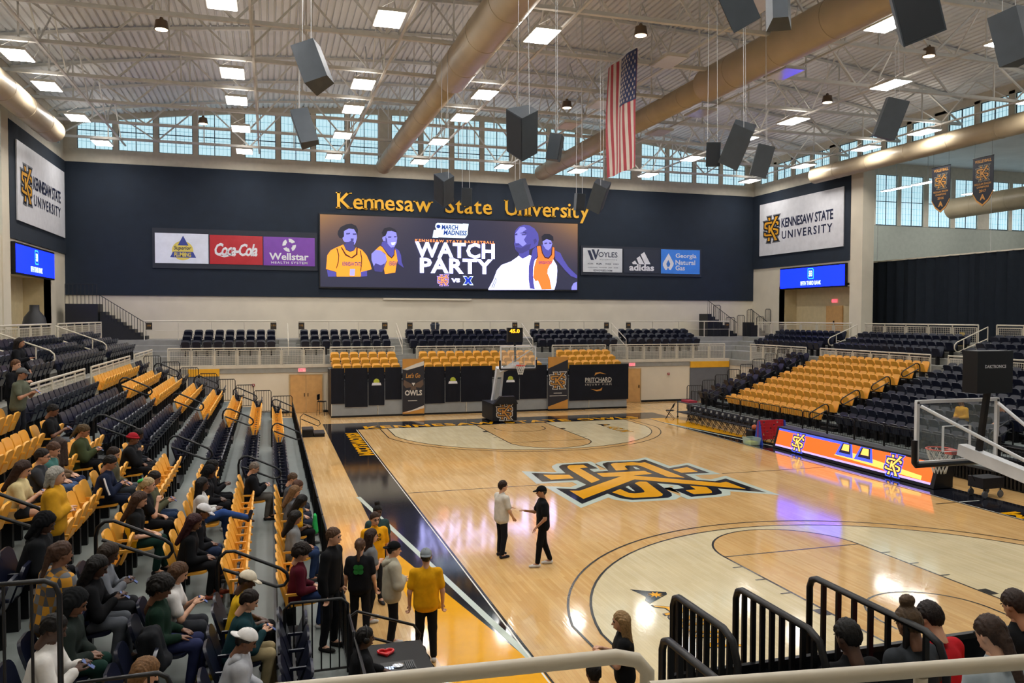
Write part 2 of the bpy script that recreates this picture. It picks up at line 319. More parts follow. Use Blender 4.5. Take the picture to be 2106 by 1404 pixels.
# ------------------------------------------------------------------ end wall, side walls
struct('wall_end_lower', MB().box(-23.3, 23.3, 28, 28.3, 4.05, 6.65), BEIGE)
struct('wall_end', MB().box(-23.05, 23.05, 27.9, 28.3, 6.65, 14.4), NAVYW)
struct('wall_end_sill', MB().box(-23.3, 23.3, 28, 28.4, 14.4, 15.2), TRIMW)
struct('trim_4', MB().box(-4.6, 1.3, 27.86, 27.99, 6.5, 6.62), BEIGE)
def arch(x): return 18.85-2.0*(x/23.05)**2
struct('wall_back', MB().box(-23.3, 23.3, -28.4, -28, 0, 19), BEIGE)
PANE = mat('translucent_pane', '9fb8c0', .35, emis='b4d9e4', es=PANE_GLOW, var=.05, scale=.5); PANE.cycles.emission_sampling = 'NONE'
WIN_N = [0]
def window(o, rx, x0, x1, zb, zt0, zt1, zm, inward):
    """one clerestory window: o + rx*x is the wall line, inward points into the room"""
    WIN_N[0] += 1; o, rx, nn = Vector(o), Vector(rx), Vector(inward); P = lambda x, z, d=0: o+rx*x+Vector((0, 0, z))+nn*d
    ztop = lambda x: zt0+(zt1-zt0)*(x-x0)/(x1-x0); xm = (x0+x1)/2
    fr = MB()
    for a, b in ((P(x0, zb), P(x0, zt0)), (P(x1, zb), P(x1, zt1)), (P(x0, zb), P(x1, zb)), (P(x0, zt0), P(x1, zt1))): fr.bar(a, b, .07, .07, up=nn)
    w = struct('window_%d' % WIN_N[0], fr, DARKT)
    for (a, b) in ((x0, xm), (xm, x1)):
        for (lo, hi) in ((zb, zm), (zm, None)):
            ha, hb = (hi, hi) if hi else (ztop(a), ztop(b)); MB().add([P(a, lo), P(b, lo), P(b, hb), P(a, ha)], [(0, 1, 2, 3)]).build('pane', PANE, w)
    mu = MB(); mu.bar(P(xm, zb, .03), P(xm, ztop(xm), .03), .045, .05, up=nn); mu.bar(P(x0, zm, .03), P(x1, zm, .03), .05, .05, up=nn); mu.build('mullion', DARKT, w)
    g = MB()
    for k in range(1, 8):
        if k != 4: x = x0+(x1-x0)*k/8; g.bar(P(x, zb, .015), P(x, ztop(x), .015), .014, .014, up=nn)
    z = zb+.45
    while z < max(zt0, zt1)-.15:
        if abs(z-zm) > .2: g.bar(P(x0, z, .015), P(x1, z, .015), .012, .012, up=nn)
        z += .45
    g.build('glazing_grid', mat('glazing_bar', '6fa2b4', .5), w)
    return w
spans = []
for (a, b) in ((-22.35, -13.85), (-13.05, -4.85), (-4.0, 4.0), (4.85, 13.05), (13.85, 22.35)):
    p = (b-a+.3)/4; spans += [(a+i*p, a+(i+1)*p-.3) for i in range(4)]
for (a, b) in spans: window((0, 28.12, 0), (1, 0, 0), a, b, 15.2, min(arch(a), arch(b))-.3+max(0, (arch(a)-arch(b))), min(arch(a), arch(b))-.3+max(0, (arch(b)-arch(a))), 16.3, (0, -1, 0))
# piers between the windows and the curved head beam
edges = [-23.3]+[v for s in spans for v in s]+[23.3]
mb = MB()
for i in range(0, len(edges), 2): a, b = edges[i], edges[i+1]; mb.poly([(a, 15.2), (b, 15.2), (b, arch(b)-.3), (a, arch(a)-.3)], (0, 28.4, 0), (1, 0, 0), (0, 0, 1), depth=.38)
struct('wall_end_piers', mb, TRIMW)
mb = MB(); xs = [-23.3+i*46.6/24 for i in range(25)]
for a, b in zip(xs, xs[1:]): mb.poly([(a, arch(a)-.33), (b, arch(b)-.33), (b, arch(b)+.1), (a, arch(a)+.1)], (0, 28.4, 0), (1, 0, 0), (0, 0, 1), depth=.42)
struct('wall_end_head', mb, TRIMW)
# side walls
for s in (-1, 1):
    X = s*23.05; nm = 'left' if s < 0 else 'right'; xa, xb = (X-.3, X) if s < 0 else (X, X+.3)
    y0 = -28 if s < 0 else 17.4
    mb = MB(); mb.box(xa, xb, 24.5, 28, 4.05, 9.0); mb.box(xa, xb, 17.4, 24.5, 7.4, 9.0)
    if s < 0: mb.box(xa, xb, -28, 17.4, 0, 9.0)
    struct('wall_%s_lower' % nm, mb, BEIGE)
    xn = (X-.3, X+.08) if s < 0 else (X-.08, X+.3)
    struct('wall_'+nm, MB().box(*xn, 17.4, 28, 9.0, 14.4), NAVYW)
    mb = MB(); mb.box(xa, xb, -28, 28, 14.4, 15.2)
    if s < 0: mb.box(xa, xb, -28, 15.5, 9, 14.4)
    struct('wall_%s_sill' % nm, mb, TRIMW)
    # column at the end of the bay
    mb = MB(); mb.box(min(X-s*.06, X+s*.78), max(X-s*.06, X+s*.78), 16.35, 17.42, 2.6, 15.2); struct('wall_%s_column' % nm, mb, BEIGE)
    # recessed entry below the screen
    mb = MB(); xr = X+s*1.3
    mb.box(min(xr, xr+s*.2), max(xr, xr+s*.2), 17.3, 24.7, 4.05, 7.6); mb.box(min(X, xr), max(X, xr), 24.5, 24.7, 4.05, 7.6); mb.box(min(X, xr), max(X, xr), 17.3, 17.4, 4.05, 7.6); mb.box(min(X, xr), max(X, xr), 17.4, 24.5, 7.45, 7.6)
    struct('wall_%s_recess' % nm, mb, mat('warm_recess_wall', 'cbb98f', .7)); struct('floor_recess_%s' % nm, MB().box(min(X, xr), max(X, xr), 17.4, 24.5, 3.9, 4.05), CONC)
    y = 27.2; k = 0; mbp = MB(); prev = 28.0
    while y > (-4 if s > 0 else 12):
        y2 = y-1.65; window((X+s*.12, 0, 0), (0, 1, 0), y2, y, 15.2, 16.35, 16.35, 15.9, (-s, 0, 0)); mbp.box(xa, xb, y, prev, 15.2, 16.5); prev = y2; k += 1; y = y2-(.9 if k % 4 == 0 else .35)
    mbp.box(xa, xb, -28, prev, 15.2, 16.5); mbp.box(xa, xb, -28, 28, 16.35, 17.1); struct('wall_%s_piers' % nm, mbp, TRIMW)
# side gym seen over the black curtain
struct('wall_gym_end', MB().box(23.3, 55, 28, 28.3, 0, 12.7), mat('grey_gym_wall', 'a3a79c', .7)); struct('floor_gym', MB().box(23.35, 55, -10, 28, 3.85, 4.05), CONC)
struct('wall_gym_side', MB().box(55, 55.3, -10, 28, 0, 18), BEIGE)
gw = [(31.3, 33.6), (34.1, 36.2), (36.55, 38.75), (39.25, 41.5), (41.95, 44.3), (45.5, 47.6), (47.95, 50.2)]
pr = 23.3; mb = MB()
for a, b in gw: window((0, 28.1, 0), (1, 0, 0), a, b, 12.75, 16.7, 16.7, 14.6, (0, -1, 0)); mb.box(pr, a, 27.95, 28.3, 12.7, 16.7); pr = b
mb.box(pr, 55, 27.95, 28.3, 12.7, 16.7); mb.box(23.3, 55, 27.95, 28.3, 16.7, 18); struct('wall_gym_piers', mb, TRIMW)
struct('ceiling_gym', MB().box(23.3, 55, -10, 28.3, 17.6, 17.8), DECK)
# ------------------------------------------------------------------ ceiling: ribbed deck on an arch
v = []; f = []; xs = []; x = -23.3; pit = .3
while x < 23.3: xs += [(x, 0), (x+.19, 0), (x+.215, .075), (x+pit-.025, .075)]; x += pit
for (x, h) in xs: z = arch(x)+h; v += [(x, -28.4, z), (x, 28.4, z)]
f = [(2*i, 2*i+1, 2*i+3, 2*i+2) for i in range(len(xs)-1)]
struct('ceiling', MB().add(v, f), DECK)
struct('ceiling_skin', MB().add([(x, y, arch(x)+.3) for x in (-23.6, -12, 0, 12, 23.6) for y in (-28.6, 28.6)], [(2*i, 2*i+2, 2*i+3, 2*i+1) for i in range(4)]), DECK)
# roof trusses across the hall
TRY = [26.1-4.25*k for k in range(12)]
for ti, ty in enumerate(TRY):
    t = thing('roof_truss', ('cream steel roof truss nearest the end wall windows' if ti == 0 else '%s cream steel roof truss out from the end wall' % ('', 'second', 'third', 'fourth', 'fifth', 'sixth', 'seventh', 'eighth', 'ninth', 'tenth', 'eleventh', 'twelfth')[ti]), 'truss', (0, ty, 15.5), 'roof trusses')
    zb = 15.5; m = MB(); m.bar((-22.9, ty, zb), (22.9, ty, zb), .16, .13); m.build('bottom_chord', STEEL, t)
    m = MB(); xs = [-22.9+45.8*i/18 for i in range(19)]
    for a, b in zip(xs, xs[1:]): m.bar((a, ty, arch(a)-.12), (b, ty, arch(b)-.12), .16, .13)
    m.build('top_chord', STEEL, t)
    n = 18
    for i in range(n):
        a, b = xs[i], xs[i+1]
        p, q = ((a, ty, zb), (b, ty, arch(b)-.12)) if i % 2 == 0 else ((a, ty, arch(a)-.12), (b, ty, zb))
        MB().bar(p, q, .075, .075).build('web', STEEL, t)
        if i % 2: MB().bar((a, ty, zb), (a, ty, arch(a)-.12), .06, .06).build('post', STEEL, t)
# purlins / light runners along the hall, and cross bracing
LX = [-20.5, -13.0, -7.9, -2.7, 2.75, 7.8, 12.9, 20.8]
for i, x in enumerate(LX):
    x += .8
    t = thing('light_runner', '%s long steel strut carrying lights, counted from the left wall' % ('first', 'second', 'third', 'fourth', 'fifth', 'sixth', 'seventh', 'eighth')[i], 'beam', (x, 0, 15.4), 'light runners')
    MB().bar((x, -21.5, 15.42), (x, 27.6, 15.42), .09, .07).build('strut', STEEL, t)
    m = MB(); yy = 26.1
    while yy > -4: m.bar((x, yy, 15.5), (x, yy-2.1, arch(x)-.1), .05); m.bar((x, yy-2.1, arch(x)-.1), (x, yy-4.25, 15.5), .05); yy -= 4.25
    m.build('bridging', STEEL, t)
# ------------------------------------------------------------------ fixtures
GLOW = mat('lamp_glow', 'ffffff', .5, emis='fbf7f2', es=LIGHT_ON, var=0); UPGLOW = mat('ceiling_fill_glow', 'ffffff', .5, emis='fff4e6', es=LIGHT_ON*FILL_SHARE, var=0); LENS = mat('unlit_lens', 'd8d8e6', .12, spec=.8, var=.03); HOUS = mat('lamp_housing', 'd2cfc8', .4)
def fixture(lit):
    t = thing('ceiling_light', 'x', 'light', (0, 0, 0), 'ceiling lights', world=False)
    MB().box(-.46, .46, -.74, .74, 0, .1).build('housing', HOUS, t)
    m = MB()
    m.add([(-.42, -.7, -.01), (-.42, .7, -.01), (.42, .7, -.01), (.42, -.7, -.01)], [(0, 1, 2, 3)])
    m.build('lens', GLOW if lit else LENS, t)
    if lit: MB().add([(-.4, -.7, .105), (.4, -.7, .105), (.4, .7, .105), (-.4, .7, .105)], [(0, 1, 2, 3)]).build('ceiling_fill', UPGLOW, t)  # glowing sheet added above the housing, unseen from below, to brighten the ceiling
    [MB().tube([(x, y, .1), (x+(.4-x*.5), y, .46)], .008, 5).build('hanger', STEEL, t) for x in (-.4, .4) for y in (-.6, .6)]
    return t
on = fixture(True); off = fixture(False); used = {0: 0, 1: 0}
LROW = [25.1, 19.2, 13.6, 9.4, 3.0, -2.6, -9.0, -14.6, -20.2]  # nearest rows hang out of view, carried on to brighten the near end
rown = ['row by the end wall', 'second row from the end wall', 'third row from the end wall', 'fourth row from the end wall', 'fifth row from the end wall', 'sixth row from the end wall', 'seventh row from the end wall', 'eighth row from the end wall', 'ninth row from the end wall']
coln = ['far left', 'second from left', 'third from left', 'left of centre', 'right of centre', 'third from right', 'second from right', 'far right']
for i, y in enumerate(LROW):
    for j, x in enumerate(LX):
        if i == 8 and j not in (1, 2, 3): continue
        lit = not (j in (4, 5) and i in (1, 2, 3, 4)) and not (j == 4 and i >= 5)
        if not lit and i in (1,): continue
        src = on if lit else off; k = int(lit)
        lab = '%s ceiling panel light, %s column, %s' % ('glowing white' if lit else 'unlit', coln[j], rown[i])
        c = src if not used[k] else copy_tree(src); used[k] = 1
        c.location = (x, y+(0 if j not in (1, 2, 3) or i != 4 else -1.2), 15.0); c['label'] = lab
# warm round pendants
def pendant(p, label):
    t = thing('pendant_lamp', label, 'light', p, 'round pendant lamps'); x, y, z = p
    MB().lathe([(.05, .42), (.08, .34), (.2, .3), (.24, .02), (.25, 0)], (x, y, z), 14).build('shade', mat('bronze_shade', '6d5b4c', .4, metal=.6), t, True)
    MB().lathe([(.21, 0), (.21, .02)], (x, y, z-.005), 14).build('bulb', mat('warm_glow', 'ffd9a0', .5, emis='ffd9a8', es=9, var=0), t)
    MB().tube([(x, y, z+.4), (x, y, arch(x))], .012, 5).build('cord', STEEL, t)
Zp = 15.4
for (p, l) in (((-15.2, 6.2, Zp), 'small warm round lamp high at left between truss webs'), ((-14.9, 20.4, Zp), 'small dark round lamp near the left end wall windows'), ((1.0, 1.8, Zp), 'small warm round lamp above the flag'), ((2.0, 11.8, Zp), 'small orange round lamp over the middle of the hall'), ((12.5, 0.6, Zp), 'small warm round lamp at upper right corner'), ((13.2, 7.3, Zp), 'small round lamp right, level with the side windows')): pendant(p, l)
# ducts
def duct(label, x, z, segs):
    t = thing('air_duct', label, 'duct', (x, segs[0][0], z), 'round ducts')
    for (ya, yb, r) in segs:
        MB().lathe([(r*.85, 0), (r, .05), (r, ya-yb-.05), (r*.9, ya-yb)], (x, ya, z), 28, (0, -1, 0)).build('section', DUCT, t, True)
        yy = ya-2.2
        while yy > yb+.5: MB().lathe([(r+.012, 0), (r+.012, .05)], (x, yy, z), 28, (0, -1, 0)).build('seam', DUCT, t, True); yy -= 2.9
duct('long tan round duct left of the flag', -4.63, 15.0, [(27.2, 7.2, .5), (7.2, -10, .68)])
duct('long tan round duct behind the flag', 6.0, 15.15, [(27.2, 5.8, .5), (5.8, -14, .68)])
duct('tan round duct beside the right wall windows', 22.1, 14.55, [(19.8, -6, .5)]); duct('tan round duct at the left edge', -21.8, 14.5, [(20.2, -4, .55)])
duct('tan duct inside the side gym', 37.5, 13.6, [(24, 2, .75)])
for i, (gx, y) in enumerate(((32.85, 24.5), (32.85, 21.5), (40, 24), (40, 18), (47, 24), (34, 12))):  # all but the first pair are added to brighten the gym
    t = thing('gym_light', 'white strip light inside the side gym, %s one back from its end wall' % ('first', 'second', 'third', 'fourth', 'fifth', 'sixth')[i], 'light', (gx, y, 14.9), 'gym strip lights'); MB().box(gx-.25, gx+.25, y-1.3, y+1.3, 14.95, 15.0).build('housing', HOUS, t); MB().box(gx-.23, gx+.23, y-1.28, y+1.28, 14.93, 14.95).build('tube', GLOW, t); MB().tube([(gx, y, 15), (gx, y, 17.6)], .02, 5).build('hanger', STEEL, t)
# ------------------------------------------------------------------ wall lettering, screens and sponsor boards
GOLDL = mat('gold_wall_letter', 'e0a92e', .35, metal=.25, var=.05)
LET = {ch: TX(ch, .012) for ch in 'KenswaStUivrty'}
prep(list(LET.values()))
def serif_word(parent, s, x0, z0, k, gap=.08):
    ser = {'K': [(.08, 'b'), (.08, 'c'), (.9, 'b'), (.85, 'c')], 'n': [(.1, 'b'), (.9, 'b'), (.02, 'x')], 'U': [(.08, 'c'), (.92, 'c')], 'i': [(.5, 'b'), (.25, 'x')], 'r': [(.2, 'b'), (.05, 'x')], 'w': [(.05, 'x'), (.95, 'x')], 'v': [(.08, 'x'), (.92, 'x')], 'y': [(.08, 'x'), (.92, 'x')]}
    cap = (STRINGS[LET['K']][0][:, 1].max())*k; xh = STRINGS[LET['v']][0][:, 1].max()*k; x = x0
    for ch in s:
        if ch == ' ': x += .85; continue
        v, fs = STRINGS[LET[ch]]; lo, hi = v[:, 0].min(), v[:, 0].max(); w = (hi-lo)*k
        mb = MB(); cz = (v[:, 1].min()+v[:, 1].max())/2*k; text_mb(mb, LET[ch], (x+w/2, 27.88, z0+cz), (1, 0, 0), (0, 0, 1), w, (v[:, 1].max()-v[:, 1].min())*k, .06)
        for fx, kind in ser.get(ch, []):
            sx = x+w*fx; z = z0+{'b': 0, 'x': xh-.07, 'c': cap-.07}[kind]; mb.box(sx-.15, sx+.15, 27.82, 27.88, z, z+.07)
        mb.build('letter_'+ch.lower(), GOLDL, parent); x += w+gap
    return x
wl = thing('wall_lettering', 'large gold serif letters reading Kennesaw State University above the video screen', 'lettering', (0, 27.88, 12.3))
serif_word(wl, 'Kennesaw State University', -7.5, 12.3, 1.5*.98, .075)
def led(key, col, es):
    m = mat(key, '050505', .4, emis=col, es=es*SCREEN, var=0)
    if key not in ('led_white', 'led_court_orange', 'led_bank_blue', 'led_jersey'): m.cycles.emission_sampling = 'NONE'
    return m
SCREEN_ART = [('hair', [(-7.46,10.84),(-7.3,11.1),(-6.96,11.28),(-6.62,11.34),(-6.33,11.22),(-6.2,10.97),(-6.25,10.58),(-6.46,11.0),(-6.79,11.03),(-7.05,10.85),(-7.09,10.51),(-7.22,10.38),(-7.38,10.42),(-7.49,10.63)]),
 ('skin', [(-7.09,10.85),(-6.79,11.03),(-6.46,11.0),(-6.29,10.71),(-6.27,10.45),(-6.35,10.15),(-6.46,9.98),(-6.67,9.88),(-6.92,10.01),(-7.05,10.17),(-7.13,10.25),(-7.19,10.42),(-7.09,10.51)]),
 ('shade', [(-7.01,10.05),(-6.46,9.93),(-6.42,9.85),(-6.46,9.63),(-6.71,9.58),(-6.97,9.71),(-7.09,9.96)]),
 ('shade', [(-7.05,10.17),(-6.8,10.18),(-6.63,10.25),(-6.46,10.19),(-6.46,9.98),(-6.67,9.88),(-6.92,10.01)]),
 ('shade', [(-6.96,10.73),(-6.71,10.76),(-6.71,10.67),(-6.94,10.64)]),
 ('shade', [(-6.54,10.72),(-6.31,10.73),(-6.31,10.64),(-6.53,10.63)]),
 ('shade', [(-6.67,10.4),(-6.48,10.4),(-6.5,10.23),(-6.65,10.23)]),
 ('jersey', [(-7.64,9.77),(-7.13,10.0),(-6.97,9.66),(-6.72,9.54),(-6.46,9.63),(-6.33,9.85),(-5.95,9.69),(-5.66,9.35),(-5.44,8.84),(-5.34,8.46),(-6.0,8.27),(-6.04,7.97),(-7.56,7.95),(-7.58,8.25),(-8.22,8.42),(-8.18,8.79),(-8.14,9.29),(-7.93,9.6)]),
 ('trim', [(-7.3,9.82),(-7.22,9.83),(-6.97,9.41),(-6.63,9.2),(-6.34,9.42),(-6.31,9.85),(-6.23,9.85),(-6.24,9.38),(-6.59,9.12),(-7.01,9.3)]),
 ('trim', [(-7.57,9.73),(-7.51,9.76),(-7.39,9.31),(-7.43,8.84),(-7.56,8.46),(-7.59,8.5),(-7.47,8.93),(-7.45,9.31)]),
 ('trim', [(-6.1,9.64),(-6.04,9.64),(-5.95,9.18),(-5.96,8.75),(-6.04,8.27),(-6.08,8.32),(-6.01,8.75),(-6.01,9.17)]),
 ('number', [(-6.72,8.45),(-6.4,8.46),(-6.43,8.03),(-6.74,8.03)]),
 ('skin2', [(-8.16,8.38),(-7.6,8.24),(-7.6,7.95),(-8.1,7.94)]),
 ('skin2', [(-6.04,8.27),(-5.64,8.37),(-5.64,8.02),(-6.02,7.97)]),
 ('hair', [(-4.69,10.84),(-4.54,11.11),(-4.19,11.21),(-3.84,11.09),(-3.69,10.88),(-3.76,10.79),(-4.06,10.95),(-4.32,10.94),(-4.45,10.64),(-4.56,10.59),(-4.64,10.63)]),
 ('skin', [(-4.32,10.94),(-4.06,10.97),(-3.76,10.87),(-3.69,10.53),(-3.74,10.18),(-3.89,9.92),(-4.11,9.89),(-4.32,10.08),(-4.45,10.29),(-4.6,10.29),(-4.67,10.5),(-4.56,10.59),(-4.45,10.64)]),
 ('shade', [(-4.45,10.59),(-4.36,10.42),(-4.32,10.08),(-4.45,10.29)]),
 ('shade', [(-4.28,10.6),(-4.08,10.61),(-4.08,10.53),(-4.28,10.51)]),
 ('shade', [(-3.91,10.62),(-3.74,10.64),(-3.74,10.56),(-3.9,10.54)]),
 ('white2', [(-4.11,10.21),(-3.78,10.27),(-3.89,10.05),(-4.04,10.04)]),
 ('skin2', [(-4.67,10.24),(-4.45,10.29),(-4.11,9.89),(-3.89,9.92),(-3.87,9.66),(-3.93,9.35),(-4.06,9.22),(-4.28,9.39),(-4.54,9.73),(-4.73,10.02)]),
 ('jersey', [(-4.8,9.98),(-4.67,9.9),(-4.28,9.39),(-4.06,9.2),(-3.91,9.4),(-3.89,9.83),(-3.78,9.7),(-3.67,9.27),(-3.67,9.05),(-3.76,8.71),(-3.83,8.27),(-4.5,8.17),(-4.56,8.52),(-4.37,9.0),(-4.45,9.47),(-4.76,9.68),(-5.1,9.71)]),
 ('trim', [(-4.73,10.0),(-4.67,9.96),(-4.28,9.45),(-4.06,9.26),(-3.93,9.44),(-3.89,9.83),(-3.85,9.81),(-3.88,9.38),(-4.06,9.17),(-4.3,9.37)]),
 ('skin', [(-5.36,9.45),(-5.1,9.71),(-4.76,9.68),(-4.45,9.43),(-4.37,9.08),(-4.5,8.78),(-4.59,8.52),(-4.67,8.3),(-5.15,8.33),(-5.25,8.76),(-5.36,9.06)]),
 ('shade', [(-5.1,8.85),(-4.76,8.73),(-4.5,8.86),(-4.59,8.52),(-4.67,8.3),(-5.15,8.33),(-5.23,8.63)]),
 ('skin2', [(-3.85,9.88),(-3.58,9.71),(-3.45,9.41),(-3.41,8.97),(-3.26,8.59),(-3.63,8.84),(-3.69,9.14),(-3.76,9.57)]),
 ('white', [(2.44,7.29),(2.76,7.85),(3.04,8.56),(3.36,8.92),(4.01,9.16),(4.48,9.48),(4.57,9.57),(4.85,9.36),(5.37,9.64),(5.8,9.38),(6.27,9.43),(7.04,9.41),(7.33,8.96),(7.36,8.6),(7.31,7.83),(7.15,7.28),(2.44,7.22)]),
 ('skin2', [(4.26,10.94),(4.33,11.26),(4.57,11.53),(4.94,11.68),(5.32,11.65),(5.7,11.44),(5.96,11.09),(6.01,10.69),(5.94,10.32),(5.65,10.14),(5.32,9.99),(5.32,9.64),(4.85,9.36),(4.62,9.57),(4.57,9.73),(4.34,9.97),(4.24,10.37),(4.29,10.63)]),
 ('skin', [(4.33,11.08),(4.66,11.49),(4.94,11.55),(5.13,11.37),(4.85,11.19),(5.13,10.97),(4.94,10.65),(5.13,10.39),(4.85,10.2),(4.57,10.42),(4.34,10.41),(4.31,10.72)]),
 ('shade', [(4.34,10.15),(4.76,10.11),(5.13,10.3),(5.46,10.4),(5.32,9.99),(4.85,9.74),(4.57,9.73),(4.38,9.92)]),
 ('shade', [(4.61,11.09),(5.04,11.21),(5.18,11.11),(4.85,11.07)]),
 ('shade', [(4.76,11.03),(5.08,11.06),(5.06,10.97),(4.78,10.96)]),
 ('shade', [(4.29,11.03),(4.47,11.08),(4.47,10.95),(4.29,10.95)]),
 ('shade', [(4.34,10.32),(4.62,10.38),(4.62,10.29),(4.35,10.24)]),
 ('shade', [(5.61,10.67),(5.79,10.77),(5.87,10.59),(5.7,10.36)]),
 ('stripe', [(2.64,7.38),(2.7,7.38),(2.99,8.07),(2.94,8.07)]),
 ('stripe', [(2.77,7.38),(2.83,7.38),(3.06,7.99),(3.02,7.99)]),
 ('skin2', [(6.2,10.38),(6.27,9.79),(6.47,9.48),(6.71,9.44),(6.94,9.72),(6.94,10.26)]),
 ('skin', [(6.27,10.6),(6.56,10.75),(6.89,10.67),(6.99,10.44),(6.89,10.17),(6.7,9.98),(6.51,10.07),(6.32,10.33)]),
 ('shade', [(6.41,10.49),(6.61,10.52),(6.61,10.43),(6.41,10.4)]),
 ('shade', [(6.75,10.53),(6.94,10.51),(6.93,10.43),(6.75,10.44)]),
 ('hair', [(6.2,10.92),(6.41,11.1),(6.79,11.11),(7.04,10.94),(7.08,10.63),(6.89,10.67),(6.56,10.75),(6.27,10.58)]),
 ('jersey2', [(5.87,10.23),(6.13,10.28),(6.27,9.79),(6.47,9.48),(6.71,9.44),(6.94,9.72),(6.99,10.22),(7.13,10.18),(7.14,9.63),(6.99,9.18),(6.8,8.95),(6.66,8.67),(6.64,8.4),(6.81,8.04),(6.95,7.32),(6.23,7.29),(5.95,7.9),(5.76,7.85),(5.61,8.12),(5.66,8.79),(5.8,9.29),(5.96,9.52)]),
 ('trim', [(6.11,10.28),(6.18,10.29),(6.3,9.79),(6.47,9.53),(6.71,9.49),(6.9,9.72),(6.94,10.22),(7.01,10.22),(6.97,9.68),(6.73,9.4),(6.44,9.44),(6.23,9.77)]),
 ('skin2', [(5.56,10.0),(5.8,10.23),(5.89,10.05),(5.89,9.56),(5.7,9.24),(5.61,8.83),(5.59,8.38),(5.64,7.71),(5.73,7.31),(5.38,7.35),(5.28,7.93),(5.28,8.83),(5.42,9.37)]),
 ('skin2', [(7.18,10.0),(7.57,9.83),(7.81,9.38),(8.16,8.89),(8.45,8.62),(8.82,8.3),(8.82,8.1),(8.36,8.25),(7.96,8.61),(7.48,9.14),(7.19,9.41)]),
 ('skin', [(8.41,7.48),(8.55,7.75),(8.82,7.87),(8.82,7.3),(8.41,7.29)]),
 ('board', [(-1.2,11.33),(-1.16,11.51),(-1.05,11.59),(0.67,11.58),(0.69,11.61),(1.07,11.59),(1.01,11.18),(1.0,10.89),(0.83,10.64),(-0.96,10.64),(-1.01,10.61),(-1.38,10.61),(-1.29,11.11),(-1.12,11.13)]),
 ('blue', [(-1.12,11.35),(-1.09,11.44),(-0.99,11.48),(-0.89,11.45),(-0.84,11.35),(-0.88,11.27),(-0.97,11.22),(-1.08,11.26)]),
 ]
# screen face: dim violet field with a warm glow towards its upper corners, as shown on the display
m = bpy.data.materials.new('video_field'); m.use_nodes = True; nt = m.node_tree; b = nt.nodes['Principled BSDF']; b.inputs['Base Color'].default_value = (.01, .01, .012, 1); b.inputs['Roughness'].default_value = .4
tc = nt.nodes.new('ShaderNodeTexCoord'); sp = nt.nodes.new('ShaderNodeSeparateXYZ'); nt.links.new(tc.outputs['Generated'], sp.inputs[0])
def mth(op, a, b_=None):
    n = nt.nodes.new('ShaderNodeMath'); n.operation = op; n.use_clamp = False
    for i, q in enumerate((a, b_)):
        if q is None: continue
        if isinstance(q, (int, float)): n.inputs[i].default_value = q
        else: nt.links.new(q, n.inputs[i])
    return n.outputs[0]
dx = mth('ABSOLUTE', mth('SUBTRACT', sp.outputs[0], .5)); k = mth('MULTIPLY', mth('POWER', mth('MULTIPLY', dx, 2.0), 3.0), mth('POWER', sp.outputs[2], 3.0))
rp = nt.nodes.new('ShaderNodeValToRGB'); rp.color_ramp.elements[0].color = (*lin('2b2c47'), 1); rp.color_ramp.elements[1].color = (*lin('a9763f'), 1); nt.links.new(k, rp.inputs[0]); nt.links.new(rp.outputs[0], b.inputs['Emission Color']); b.inputs['Emission Strength'].default_value = 1.0
FIELD = m
vs_ = thing('video_screen', 'huge LED video screen showing a watch party graphic with players', 'screen', (.15, 27.85, 7.3))
MB().box(-8.65, 8.95, 27.77, 27.9, 7.2, 11.95).build('bezel', BLACK, vs_); MB().add([(-8.57, 27.765, 7.3), (8.87, 27.765, 7.3), (8.87, 27.765, 11.87), (-8.57, 27.765, 11.87)], [(0, 1, 2, 3)]).build('display', FIELD, vs_)
ART = {'hair': led('led_hair', '14142a', 1), 'skin': led('led_skin', '8f8cea', 1.3), 'skin2': led('led_skin2', '5a55b8', 1.0), 'shade': led('led_shade', '4a4590', 1), 'jersey': led('led_jersey', 'ff9a2a', 1.5), 'jersey2': led('led_jersey2', 'ff7a30', 1.5), 'trim': led('led_trim', '5a2410', 1), 'number': led('led_number', 'b9b4f5', 1.2), 'white': led('led_white', 'bcbcff', 4.6), 'white2': led('led_white2', 'd8dcff', 1.6), 'stripe': led('led_stripe', '6f86a0', 1), 'board': led('led_board', 'dcefff', 1.5), 'blue': led('led_blue', '123a9a', 1)}
NAVYLED = led('led_navy', '2a2a8a', 1); ORLED = led('led_orange', 'ff8a4a', 2.2)
for i, (kx, pts) in enumerate(SCREEN_ART):
    MB().poly(pts, (0, 27.76-.0012*i, 0), (1, 0, 0), (0, 0, 1)).build('picture_'+kx, ART[kx], vs_)
SF = 27.69
WT = [('WATCH', .034, 0, 1.06, ART['white'], .17, 9.81, 5.4, 1.03), ('PARTY', .034, 0, 1.06, ART['white'], .26, 8.78, 4.95, 1.0), ('KENNESAW STATE BASKETBALL', .025, 0, 1.35, ORLED, .17, 10.4, 5.4, .17), ('MARCH', .03, .15, 1, ART['blue'], -.21, 11.32, 1.12, .32), ('MADNESS', .03, .15, 1, ART['blue'], .15, 10.97, 1.58, .32), ('VS', .06, 0, 1, ART['white'], .18, 7.83, .6, .28), ('KENNESAW STATE', .02, 0, .95, NAVYLED, -6.62, 8.77, 1.16, .26), ('KENNESAW', .02, 0, .95, NAVYLED, -3.98, 8.86, .52, .3), ('KENNESAW STATE', .02, 0, .95, NAVYLED, 6.47, 9.14, .96, .22)]
prep([TX(w[0], w[1], w[2], w[3]) for w in WT])
for w in WT: text('caption', TX(w[0], w[1], w[2], w[3]), w[4], (w[5], SF, w[6]), (1, 0, 0), (0, 0, 1), w[7], w[8], vs_)
monogram(vs_, (-.66, SF, 7.83), (1, 0, 0), (0, 0, 1), .72, ORLED, led('led_violet', '5a3a9a', 1), led('led_lilac', 'd0b0ff', 1.5), .003)
